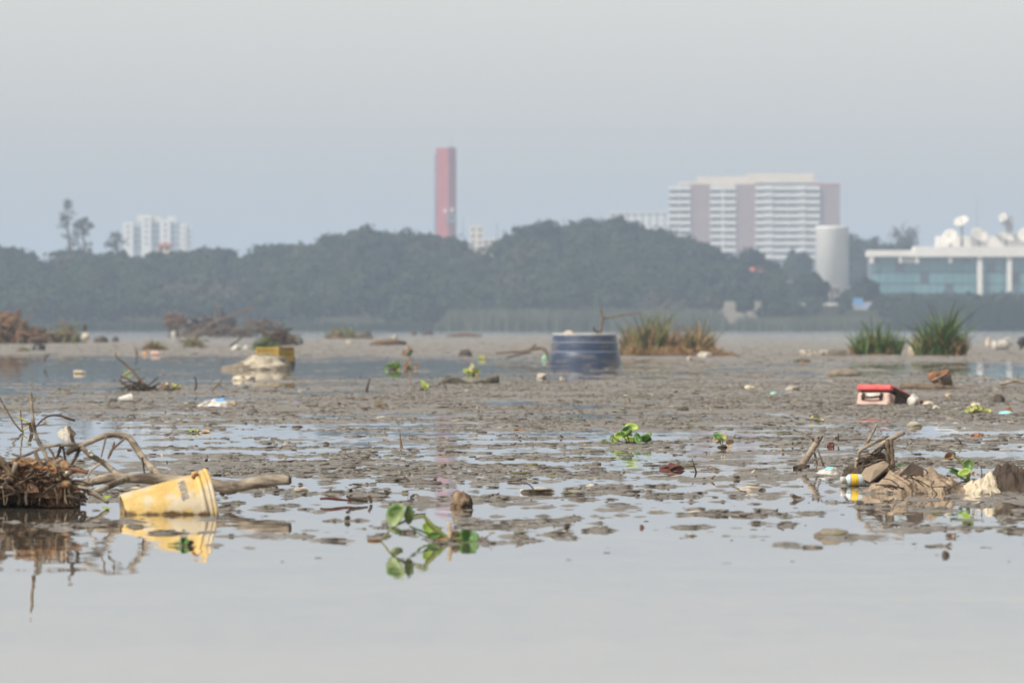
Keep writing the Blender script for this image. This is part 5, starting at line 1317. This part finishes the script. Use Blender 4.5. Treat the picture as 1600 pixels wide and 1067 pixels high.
def mound(label, x, y, w, h, m, seed, name='dark_heap', cat='heap', ridged=True):
    return slab(name, label, cat, x, y, w, h, m, seed, dep=.8, ridged=ridged, rough=.4)
mound('dark heap of rubbish on the bank right of the cream lump', 158, 536, 20, 9, 'stone_dark', 131)
mound('smaller dark heap beside the yellowish weeds', 180, 535, 10, 7, 'stone_dark', 132)
mound('black crumpled rubbish low on the left mud bank', 61, 548, 19, 9, 'black_plastic', 133)
mound('dark clod with a wet shine at the foot of the brushwood', 10, 537, 18, 7, 'black_plastic', 134)
d = dist(526)
T = Thing('tree_stump', 'dark stump with a frayed brown top on the far bank', 'stump', gp(273, 525))
T.part('stump', ptube([(272, 527), (272, 515), (273, 503)], d, [9, 8, 8.5], sides=12, wob=.2), M['bark_dark'])
T.part('frayed_top', tangle(40, 264, 286, 492, 508, d, np.random.default_rng(8), .8, 1.8, .3, .4), M['root'], kind='stuff')
solo('white_bag', 'white bag hanging below the dark stump', 'bag', rock(pt(271, 524, d - 15), 3.5 * B(d), .12, 6.5 * B(d), 7, 3, .35), M['white_plastic'], pt(271, 530, d - 15))
T = Thing('rubbish_heap', 'long heap of black rubbish bags under bare branches', 'rubbish', gp(330, 526))
for i, (x, y, w, h) in enumerate(((298, 506, 17, 14), (318, 503, 30, 16), (346, 505, 34, 16), (362, 503, 14, 10), (330, 515, 60, 14))):
    T.part('black_bag', rock(pt(x, y, d + .3 * i), w / 2 * B(d), .4, h * .62 * B(d), 140 + i, 3, .35, True), M['black_plastic'] if i != 4 else M['root'])
T.part('twigs', tangle(70, 285, 385, 505, 528, d - 1, np.random.default_rng(9), .6, 1.4, .5, .35), M['bark_mid'], kind='stuff')
T = Thing('bare_branch', 'bare branch slanting up to the right over the black rubbish', 'branch', gp(350, 526))
T.part('stem', ptube([(300, 525), (320, 512), (340, 501), (360, 494), (376, 487), (390, 483), (402, 481)], d - 2, [1.6, 1.8, 1.8, 1.6, 1.5, 1.3, .8], sides=6), M['bark_mid'])
T.part('upright', ptube([(339, 500), (338, 486), (339, 472)], d - 2, [1.6, 1.5, 1.3], sides=6), M['bark_mid'])
T.part('upright', ptube([(349, 500), (347, 490), (349, 479)], d - 2, [1.4, 1.8, 1.2], sides=6), M['bark_dark'])
T.part('twig', ptube([(352, 497), (349, 488), (347, 483)], d - 2, [1, .9, .7], sides=5), M['bark_dark'])
T.part('twig', ptube([(382, 486), (385, 490), (386, 495)], d - 2, [.9, .9, .6], sides=5), M['bark_mid'])
T.part('twig', ptube([(390, 482), (398, 474), (408, 468)], d - 2, [.5, .5, .4], sides=5), M['bark_mid'])
brush('brush_pile', 'thin grey brushwood right of the black rubbish heap', 'brush', 365, 440, 500, 527, 90, 151, ('bark_mid', 'bark_dark'), None, (.6, 1.3), .5, (([(404, 520), (405, 510), (406, 503)], [4.5, 5, 3.5], 'bark_dark'), ([(380, 510), (400, 504), (424, 501)], [.9, .9, .6], 'bark_mid')))
brush('brush_pile', 'dark brown brushwood behind the yellow crate', 'brush', 420, 454, 517, 540, 80, 152, ('root', 'bark_dark'), .6)
brush('root_clump', 'small forked root on the mud below the black rubbish', 'roots', 292, 312, 528, 543, 30, 153, ('bark_mid', 'grass_olive'), None, (.6, 1.2), .3, (([(302, 541), (305, 530), (308, 520)], [1.8, 1.8, 1.2], 'bark_mid'),))
slab('white_litter', 'cluster of white litter left of the rock', 'litter', 368, 548, 16, 7, 'white_plastic', 154)
slab('white_litter', 'pale blue white litter just left of the green weeds', 'litter', 385, 548, 10, 6, 'white_plastic', 155)
slab('dark_heap', 'small black heap right of the crate on the far bank', 'heap', 468, 539, 12, 11, 'black_plastic', 156)
solo('dark_stick', 'short dark stick pointing up right on the bank before the crate', 'stick', ptube([(360, 541), (368, 535), (379, 527)], dist(545), [2.4, 1.8, 1.0], sides=6), M['bark_dark'], gp(362, 545))

# ---------------- rock and crate
d = dist(578); k = B(d)
T = Thing('pale_rock', 'big pale rock mound rising from the water under the yellow crate', 'rock', gp(405, 578))
T.part('hump', rock(gp(412, 578) + np.array([0, .5, 0]), 40 * k, .55, 24 * k, 161, 4, .22, False, 2.2), M['stone_pale'])
T.part('low_tail', rock(gp(385, 578) + np.array([0, .4, 0]), 40 * k, .4, 11 * k, 162, 4, .25, False, 2.2), M['stone'])
d = d + 1.6; k = B(d)
T = Thing('plastic_crate', 'yellow brown slatted plastic crate behind the pale rock', 'crate', pt(430, 566, d))
c = pt(430, 565, d); wc, lc, hc = .46, .38, 23 * k
rc_ = Matrix.Rotation(R(-38), 3, 'Z')
def crate(VF): return xf(VF, rc_, c)
for sx in (-1, 1):
    for sy in (-1, 1):
        T.part('corner_post', crate(box(sx * wc / 2 - .02, sx * wc / 2 + .02, sy * lc / 2 - .02, sy * lc / 2 + .02, 0, hc)), M['crate'], smooth=False)
for z in (.02, hc * .5, hc - .035):
    for sy in (-1, 1):
        T.part('rail', crate(box(-wc / 2, wc / 2, sy * lc / 2 - .012, sy * lc / 2 + .012, z, z + .03)), M['crate'], smooth=False)
    for sx in (-1, 1):
        T.part('rail', crate(box(sx * wc / 2 - .012, sx * wc / 2 + .012, -lc / 2, lc / 2, z + .001, z + .031)), M['crate'], smooth=False)
for j in range(7):
    for sy in (-1, 1):
        T.part('slat', crate(box(-wc / 2 + .05 + j * .053, -wc / 2 + .08 + j * .053, sy * lc / 2 - .008, sy * lc / 2 + .008, .03, hc - .02)), M['crate'], smooth=False)
for j in range(6):
    for sx in (-1, 1):
        T.part('slat', crate(box(sx * wc / 2 - .008, sx * wc / 2 + .008, -lc / 2 + .04 + j * .053, -lc / 2 + .07 + j * .053, .03, hc - .02)), M['crate'], smooth=False)
T.part('crate_floor', crate(box(-wc / 2, wc / 2, -lc / 2, lc / 2, .0, .018)), M['crate'], smooth=False)
slab('black_bag', 'black bag tucked against the right side of the crate', 'bag', 455, 569, 13, 14, 'black_plastic', 163, dep=.2)
slab('foam_slab', 'cream foam block floating below the pale rock', 'foam', 378, 595, 24, 7, 'paper', 164, dep=.15)
slab('foam_slab', 'white foam piece floating at the right of the cream foam block', 'foam', 393, 594, 12, 6, 'white_foam', 165, dep=.12)

# ---------------- rubber strip (half sunk tyre)
d = dist(600); k = B(d)
T = Thing('sunken_tyre', 'dark muddy half sunk tyre curving up at both ends', 'tyre', gp(733, 600))
n = 26; V, Fc = [], []
for i in range(n):
    t = i / (n - 1); x = 688 + 92 * t
    top = np.interp(t, [0, .06, .12, .2, .3, .42, .52, .62, .75, .9, .985, 1], [5, 10, 13, 13, 10, 4.5, 3, 4.5, 8.5, 13, 16, 12])
    th = np.interp(t, [0, .15, .5, .85, 1], [.10, .16, .20, .17, .10])
    yo = .35 * math.sin(math.pi * t) * -1 + .2
    c = gp(x, 600)
    prof = [(-th, -.05), (-th * 1.05, top * k * .5), (-th * .6, top * k * .96), (0, top * k * (.80 if .1 < t < .9 else 1)), (th * .6, top * k * .97), (th, top * k * .5), (th, -.05)]
    V += [(c[0], c[1] + yo + a, b) for a, b in prof]
for i in range(n - 1):
    for j in range(6):
        Fc.append((i * 7 + j, (i + 1) * 7 + j, (i + 1) * 7 + j + 1, i * 7 + j + 1))
Fc += [tuple(range(7)), tuple((n - 1) * 7 + j for j in range(6, -1, -1))]
T.part('casing', (np.array(V), Fc), M['rubber'])
T.part('bead', ptube([(695, 594), (712, 589), (728, 596), (745, 597), (765, 590), (778, 587)], d - .16, [1.2] * 6, sides=6, wob=.1), M['stone'])

# ---------------- driftwood with rusty sheet, stones
d = dist(609); k = B(d)
T = Thing('driftwood_log', 'short grey log lying on the mud above the cooler', 'log', gp(1435, 609))
T.part('trunk', ptube([(1406, 605), (1425, 604), (1445, 605), (1470, 605), (1474, 606)], d, [4.8, 5, 5, 4.6, 3.5], sides=10, wob=.08), M['bark_mid'])
T.part('thin_end', ptube([(1470, 604, .1), (1488, 606, .1), (1505, 607, .1), (1520, 609, .1)], d, [3, 2.4, 2, 1.6], sides=8), M['bark_mid'])
T = Thing('rusty_chair', 'rusty brown broken seat standing behind the short log', 'scrap', gp(1470, 603))
dq = dist(604)
V = np.array([pt(1452, 596, dq), pt(1453, 583, dq), pt(1459, 581, dq + .1), pt(1470, 588, dq + .1), pt(1455, 597, dq + .06), pt(1462, 586, dq + .16)])
T.part('left_panel', rock(pt(1460, 590, dq), 8.5 * B(dq), .05, 8 * B(dq), 171, 3, .45, True), M['rust'])
T.part('back_panel', ptube([(1462, 594, .1), (1472, 585, .1), (1482, 581, .1)], dq, [4.5, 6.5, 5.5], sides=6, wob=.15), M['rust'])
T.part('front_rail', ptube([(1452, 596), (1466, 590), (1480, 583)], dq - .08, [1.2, 1.3, 1.2], sides=6), M['bark_pale'])
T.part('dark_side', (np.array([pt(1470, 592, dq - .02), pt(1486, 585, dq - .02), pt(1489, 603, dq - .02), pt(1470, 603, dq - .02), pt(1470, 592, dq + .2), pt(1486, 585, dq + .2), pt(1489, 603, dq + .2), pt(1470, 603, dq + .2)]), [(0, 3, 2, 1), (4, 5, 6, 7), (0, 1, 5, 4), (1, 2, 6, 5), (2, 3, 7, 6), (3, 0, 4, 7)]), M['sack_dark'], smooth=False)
T.part('post', ptube([(1468, 592), (1468, 604)], dq - .08, [1.6, 1.6], sides=6), M['bark_mid'])
slab('smooth_stone', 'smooth grey stone lying in the shallows beyond the cooler', 'stone', 1318, 589, 54, 13, 'stone', 172, dep=.25, rough=.12)
T = Thing('driftwood_branch', 'pale branch lying on the mud at the right edge', 'branch', gp(1585, 603))
T.part('branch', ptube([(1562, 600), (1575, 598), (1588, 594), (1595, 597), (1625, 600)], dist(603), [3.5, 2.6, 3.2, 2.6, 2.4], sides=8), M['bark_pale'])
T.part('twig', ptube([(1588, 594), (1590, 588), (1592, 586)], dist(603), [1.2, 1, .6], sides=6), M['bark_mid'])
slab('dark_stone', 'dark rounded stone on the mud right of the cooler', 'stone', 1560, 630, 18, 12, 'stone_dark', 173, dep=.1)
slab('small_stone', 'small brown stone with a pale end between cooler and dark stone', 'stone', 1482, 622, 12, 6, 'cream', 174, dep=.06)
slab('pale_stone', 'pale wedge shaped stone on the mud above the branch tangle', 'stone', 1428, 668, 24, 7, 'stone_pale', 175, dep=.07, rough=.45)
slab('paper_scrap', 'cream scrap on the mud just right of the cooler', 'scrap', 1450, 634, 13, 5, 'paper', 176, dep=.05)
slab('paper_scrap', 'small white scrap below the sunk end of the cooler', 'scrap', 1463, 641, 9, 5, 'white_foam', 177, dep=.05)
slab('paper_scrap', 'cream scrap behind the yellow green creeping weed', 'scrap', 1526, 636, 15, 5, 'paper', 178, dep=.05)
slab('paper_scrap', 'cream flat scrap left of the cooler', 'scrap', 1237, 611, 22, 5, 'white_foam', 179, dep=.1)
slab('cyan_lid', 'turquoise plastic lid on the mud at the right edge', 'lid', 1572, 649, 24, 5, 'cyan_plastic', 180, dep=.07, rough=.1)
slab('brown_clod', 'brown clod behind the turquoise lid', 'clod', 1576, 646, 11, 7, 'rust', 181, dep=.05)
slab('green_scrap', 'pale green plastic scrap on the mud left of the cooler', 'scrap', 1209, 617, 12, 4, 'green_plastic', 182, dep=.06)
slab('dark_clod', 'dark clod on the open mud right of the hyacinth', 'clod', 1067, 643, 18, 6, 'stone_dark', 183, dep=.08)
slab('small_cup', 'tiny grey cup standing on the mud in the middle', 'cup', 981, 630, 9, 8, 'stone', 184, dep=.03)
slab('wood_scrap', 'pale brown wood scrap on the middle mud', 'wood', 594, 637, 22, 8, 'bark_mid', 185, dep=.06)
slab('paper_scrap', 'pale scrap on the right mud above the hyacinth', 'scrap', 1170, 609, 14, 5, 'paper', 186, dep=.1)
slab('white_litter', 'white litter on the straw at the right end of the grass patch', 'litter', 1102, 559, 22, 7, 'white_foam', 187, dep=.3)
slab('white_litter', 'small white litter left of the straw litter', 'litter', 1077, 563, 8, 6, 'white_foam', 188, dep=.15)
slab('white_litter', 'small white scraps in front of the blue tank', 'litter', 847, 592, 13, 7, 'white_foam', 189, dep=.1)
slab('white_litter', 'tiny cream litter below the blue tank', 'litter', 878, 597, 7, 6, 'white_foam', 190, dep=.06)

# creeping weed, fallen leaves
def weed(label, x, y, w, h, n, seed, mm=('leaf_lime', 'leaf'), name='small_plant', dry=True):
    g = np.random.default_rng(seed); d = dist(y); k = B(d)
    zb = max(0.0, float(mud_h((x - 800) / F_PX * d, d)))
    T = Thing(name, label, 'plant', (gp(x, y)[0], d, zb))
    for i in range(n):
        lx = x + g.uniform(-w / 2, w / 2); ly = y - g.uniform(.15, .95) * h * (1 - .5 * abs(lx - x) / (w / 2 + .1))
        q = g.uniform(-.06, .06)
        T.part('stalk', ptube([(x + (lx - x) * .3, y + 1, 0), ((x + lx) / 2, (y + ly) / 2 - 1, q / 2), (lx, ly, q)], d, [.9, .8, .6], sides=5), M['stalk'])
        T.part('leaf', leaf(pt(lx, ly, d + q), (g.normal() * .5, -1, g.uniform(.2, 1.0)), (g.normal(), 0, g.uniform(.1, 1)), g.uniform(.10, .18) * w if w < 40 else g.uniform(3, 6), 1, .4, 10, 3) if False else
               leaf(pt(lx, ly, d + q), (g.normal() * .5, -1, g.uniform(.2, 1.0)), (g.normal(), 0, g.uniform(.1, 1)), max(2.2, .22 * h) * k, max(3.4, .38 * h) * k, .4, 10, 3, .2, .3), M[mm[i % len(mm)]])
    if dry:
        T.part('dead_leaf', leaf(pt(x + w * .35, y - 1, d), (.2, -.6, .8), (1, 0, .1), 3 * k, max(4, .18 * w) * k, .3, 10, 3, .2, .4), M['cream'])
    T.part('root_tuft', rock((T.base[0], d, zb + .002), .28 * w * k, .05, .12 * h * k + .004, seed, 2, .5), M['bark_dark'])
weed('green water hyacinth on the wet mud in the middle right', 985, 694, 52, 30, 9, 201, ('leaf', 'leaf_lime', 'leaf_dark'))
weed('few bright leaves left of the middle water hyacinth', 944, 693, 14, 8, 3, 202, ('leaf',), dry=False)
weed('withered plant with one green blade right of the hyacinth', 1130, 699, 28, 24, 4, 203, ('cream', 'stalk_yellow', 'leaf_dark'))
weed('yellow green creeping weed on the right mud', 1525, 646, 44, 12, 12, 204, ('leaf_lime', 'stalk_yellow'))
weed('pale plant on the water behind the sunken tyre', 737, 586, 22, 13, 8, 205, ('leaf_lime', 'stalk_yellow'))
weed('leafy plant with brown leaves in the pool left of the tyre', 613, 578, 22, 17, 8, 206, ('leaf', 'leaf_lime', 'leaf_dark'))
weed('brown withered plant just right of the leafy pool plant', 642, 577, 20, 13, 7, 207, ('dead_leaf', 'stalk_yellow', 'dead_leaf'))
weed('bright seedling on the mud edge below the tyre', 659, 609, 13, 16, 5, 208, ('leaf_lime',))
weed('tiny green plant on the far mud above the tyre', 752, 562, 14, 9, 5, 209, ('leaf_lime', 'stalk_yellow'))
weed('yellow green leaf lying on mud left of the pale stone', 1270, 658, 36, 7, 4, 210, ('leaf_lime', 'stalk_yellow'))
weed('yellow leaf lying on mud in the left middle', 309, 676, 38, 8, 4, 211, ('stalk_yellow', 'leaf_lime'))
weed('little weed on the left bank near the cream foam', 200, 609 - 25, 18, 6, 3, 212, ('leaf_lime',), dry=False)
weed('brown and yellow leaf litter by the dark branch', 266, 609, 36, 12, 8, 213, ('stalk_yellow', 'dead_leaf', 'cream'))
weed('small twiggy plant on the far mud left of the arched root', 638, 555, 14, 14, 4, 214, ('dead_leaf', 'leaf'), dry=False)

# red leaf bits and fine sticks
slab('red_leaf_heap', 'dark red dead leaves lying at the mud edge below the hyacinth', 'leaves', 1048, 735, 34, 9, 'red_scrap', 221, dep=.08, ridged=True, rough=.5)
slab('red_leaf', 'dark red leaf on mud beside the leaning stick top', 'leaf', 1298, 699, 9, 7, 'red_scrap', 222, dep=.03)
slab('red_leaf', 'orange brown leaf on the mud right of the pale pole', 'leaf', 1526, 683, 18, 5, 'rust', 223, dep=.05)
slab('red_leaf', 'thin orange red sliver at the left of the hyacinth water', 'leaf', 812, 674, 16, 3, 'rust', 224, dep=.05)
def stick(label, P, ybase, r_, m='bark_dark', name='thin_stick'):
    d = dist(ybase)
    return solo(name, label, 'stick', ptube(P, d, r_, sides=6), M[m], pt(P[0][0], ybase, d))
stick('thin upright stick on the mud in the left middle', [(573, 609), (575, 601), (578, 591)], 609, [2, 1.6, 1])
stick('thin upright stick with muddy foot left of the tower reflection', [(627, 699), (626, 688), (625, 676)], 698, [2.4, 1.2, .6], 'bark_mid')
stick('thin leaning spike on the mud below the hyacinth', [(1088, 739), (1085, 728), (1081, 716)], 738, [1.8, 1.2, .5])
stick('short upright stick on the mud above the wrapper', [(1310, 690), (1310, 682), (1310, 677)], 691, [1.2, 1, .7])
stick('dark leaning stick at left, right of the debris', [(304, 610), (307, 600), (304, 588)], 610, [1.6, 1.4, 1])
stick('reddish stick leaning right near the white bag', [(331, 611), (338, 603), (347, 594)], 611, [1.8, 1.6, 1], 'bark_mid')
stick('thin curved stick at the left water edge', [(214, 556), (213, 548), (211, 543)], 557, [1.6, 1.2, .7])
stick('dark twig standing in the left water with its reflection', [(70, 566), (71, 560), (76, 553)], 572, [1.2, 1.2, .8])
stick('fine stick on the mud edge below the tyre', [(698, 607), (695, 602), (692, 598)], 609, [1.2, 1, .6])
stick('thin dark stick slanting on the far right mud', [(1502, 694), (1500, 690), (1498, 686)], 697, [1.8, 1.5, .8])
d = dist(611)
T = Thing('dark_branch', 'dark crooked branch slanting out of the left shallows', 'branch', gp(228, 611))
T.part('stem', ptube([(232, 612), (224, 601), (216, 590), (205, 577), (192, 566), (182, 558), (181, 550)], d, [3.4, 3, 2.4, 2, 1.7, 1.4, .8], sides=7), M['bark_mid'])
T.part('side_twig', ptube([(207, 580), (196, 584), (188, 592)], d, [1.6, 1.5, 1.3], sides=6), M['bark_pale'])
T.part('side_twig', ptube([(208, 579), (216, 576), (221, 575)], d, [1, .8, .6], sides=6), M['bark_mid'])
T.part('foot', tangle(40, 198, 236, 596, 612, d, np.random.default_rng(12), .6, 1.3, .2, .3), M['bark_dark'], kind='stuff')

# bottles, cup and bag on the left
def bottle(label, x0, x1, y, r_px, m, seed, cap='white_plastic', name='plastic_bottle'):
    d = dist(y); k = B(d); L = (x1 - x0)
    T = Thing(name, label, 'bottle', gp((x0 + x1) / 2, y))
    rot = Matrix.Rotation(R(12), 3, 'Z') @ Matrix.Rotation(R(90), 3, 'Y')
    c = gp(x0, y, r_px * k * .75)
    T.part('body', xf(lathe([(.2 * r_px * k, 0), (r_px * .9 * k, .02 * L * k), (r_px * k, .08 * L * k), (r_px * k, .3 * L * k), (r_px * .93 * k, .34 * L * k), (r_px * k, .38 * L * k), (r_px * k, .62 * L * k), (r_px * .5 * k, .84 * L * k), (r_px * .4 * k, .88 * L * k)], 18), rot, c), M[m])
    e = np.array(rot @ Vector((0, 0, .87 * L * k))) + c
    T.part('cap', xf(lathe([(.45 * r_px * k, 0), (.5 * r_px * k, .02 * L * k), (.5 * r_px * k, .12 * L * k), (.1 * k, .125 * L * k)], 14), rot, e), M[cap])
    return T
bottle('pale pink plastic bottle lying at the left mud bank edge', 236, 252, 555, 3.6, 'pink_plastic', 1)
bottle('small orange bottle left of the pale pink one', 223, 230, 555, 3.0, 'orange_plastic', 2)
bottle('cream bottle floating in the left pool', 115, 134, 584, 3.2, 'paper', 3)
d = dist(629); k = B(d)
T = Thing('white_cup', 'white plastic cup lying on its side in the left shallows', 'cup', gp(197, 629))
rot = Matrix.Rotation(R(20), 3, 'Z') @ Matrix.Rotation(R(80), 3, 'Y')
cp = gp(186, 629, 4.2 * k)
T.part('cup', xf(lathe([(.01, .2 * k), (4.2 * k, 0), (4.5 * k, 1 * k), (7.0 * k, 20 * k), (7.6 * k, 20.5 * k), (6.8 * k, 21 * k), (6.4 * k, 19 * k), (4 * k, 2 * k), (.01, 2 * k)], 24, False), rot, cp), M['white_plastic'])
T.part('dark_mouth', xf(lathe([(.01, 19.0 * k), (6.3 * k, 19.2 * k)], 24, False), rot, cp), M['bark_dark'])  # dark disc closing the cup just inside its rim
solo('dark_clod', 'dark clod touching the base of the white cup', 'clod', rock(gp(177, 629, .01), 6 * k, .04, 5 * k, 5, 3, .4), M['stone_dark'], gp(177, 629))
d = dist(636); k = B(d)
T = Thing('white_bag', 'flat white plastic bag with blue print lying on the left mud', 'bag', gp(338, 636))
T.part('bag', crumple(gp(338, 635.5, .005), 58 * k, .35, 13 * k, 301, 40, 22, .08, ((.3, .1, .95, .5),), .35, 3), M['white_plastic'])
T.part('knot', rock(gp(363, 635.5, .02), 7 * k, .05, 5 * k, 302, 3, .4), M['cream'])
T.part('blue_print', leaf(gp(344, 636.6, .068), (0, -.5, 1), (1, .1, 0), .03, .05, .1, 10, 3), M['blue_paint'])

# right far bank
d = dist(551); k = B(d)
T = Thing('white_board', 'dirty white block lying on the far right mud', 'board', gp(1285, 558))
T.part('block', xf(rbox(-32 * k, 4 * k, -.25, .25, 0, 8 * k, .03), Matrix.Rotation(R(6), 3, 'Z'), gp(1288, 556)), M['white_foam'])
T.part('muddy_end', xf(rbox(4.1 * k, 30 * k, -.26, .24, 0, 8.4 * k, .03), Matrix.Rotation(R(6), 3, 'Z'), gp(1288, 556)), M['stone'])
T.part('red_edge', rock(gp(1253, 556, 6 * k), 3 * k, .1, 2 * k, 4, 2, .3), M['pink_plastic'])
d = dist(547); k = B(d)
T = Thing('white_jug', 'white plastic jug lying on the far mud at the right edge', 'jug', gp(1565, 547))
rot = Matrix.Rotation(R(15), 3, 'Z') @ Matrix.Rotation(R(82), 3, 'Y')
T.part('body', xf(lathe([(.01, 0), (7 * k, 0), (8 * k, 1.5 * k), (8.2 * k, 14 * k), (7.6 * k, 16 * k), (8.3 * k, 18 * k), (8 * k, 24 * k), (4 * k, 28 * k), (3 * k, 29 * k)], 24), rot, gp(1551, 547, 6 * k)), M['white_plastic'])
T.part('handle', tube([gp(1569, 547, 15 * k), gp(1575, 547, 19 * k), gp(1580, 547, 15 * k)], 1.6 * k, sides=7), M['white_plastic'])
T.part('cap', xf(lathe([(3.4 * k, 0), (3.4 * k, 3 * k), (.1 * k, 3 * k)], 14), rot, np.array(rot @ Vector((0, 0, 28.5 * k))) + gp(1551, 547, 6 * k)), M['white_plastic'])
T = Thing('dark_bundle', 'dark hunched shape standing at the very right edge', 'rubbish', gp(1596, 546))
T.part('body', rock(gp(1598, 546, 12 * k), 9 * k, .12, 8 * k, 9, 3, .3), M['black_plastic'])
T.part('foot', ptube([(1596, 536), (1595, 546)], d, [2.5, 2.5], sides=6), M['bark_dark'])
slab('cream_scrap', 'cream upright scrap left of the white jug', 'scrap', 1544, 541, 7, 11, 'paper', 311, dep=.15)
slab('white_litter', 'white bundle standing in the lower green grass clump', 'litter', 1388, 554, 15, 22, 'white_foam', 312, dep=.12)
slab('white_litter', 'rounded cream bundle between the two grass clumps', 'litter', 1424, 556, 10, 13, 'paper', 313, dep=.12)
slab('white_litter', 'small white speck on the far mud left of the tank', 'litter', 617, 531, 8, 7, 'white_foam', 314, dep=.3)
slab('white_litter', 'white scrap on the far mud in the left middle', 'litter', 546, 537, 11, 4, 'white_foam', 315, dep=.3)
mound('low brown heap on the far mud beside the white speck', 608, 540, 50, 8, 'root', 316)
mound('brown clod on the far mud right of the middle pool', 727, 557, 17, 9, 'stone_dark', 317)
mound('dark clump at the far water line left of the reeds', 573, 526, 14, 9, 'stone_dark', 318)
mound('small dark clump at the far water line in the middle', 668, 524, 16, 7, 'stone_dark', 319)
mound('tiny dark clump left of the middle far clump', 647, 524, 9, 6, 'stone_dark', 320)
mound('brown streak of debris on the far mud bank in the middle', 725, 527, 46, 5, 'root', 321)

# ================================================================== haze
hz = bpy.data.materials.new('haze_air'); hz.use_nodes = True
N, Lk = hz.node_tree.nodes, hz.node_tree.links
N.clear()
out = N.new('ShaderNodeOutputMaterial'); pv = N.new('ShaderNodeVolumePrincipled')
pv.inputs['Color'].default_value = (0.64, 0.79, 1.0, 1)
pv.inputs['Density'].default_value = 0.00024
pv.inputs['Anisotropy'].default_value = 0.0
Lk.new(pv.outputs[0], out.inputs['Volume'])
hv, hfc = box(-2600, 2600, -260, 9200, -3, 84)
haze = mesh_obj('haze', hv, hfc, hz, smooth=False)
tagit(haze, 'pale blue haze over the lagoon', 'haze', kind='stuff')
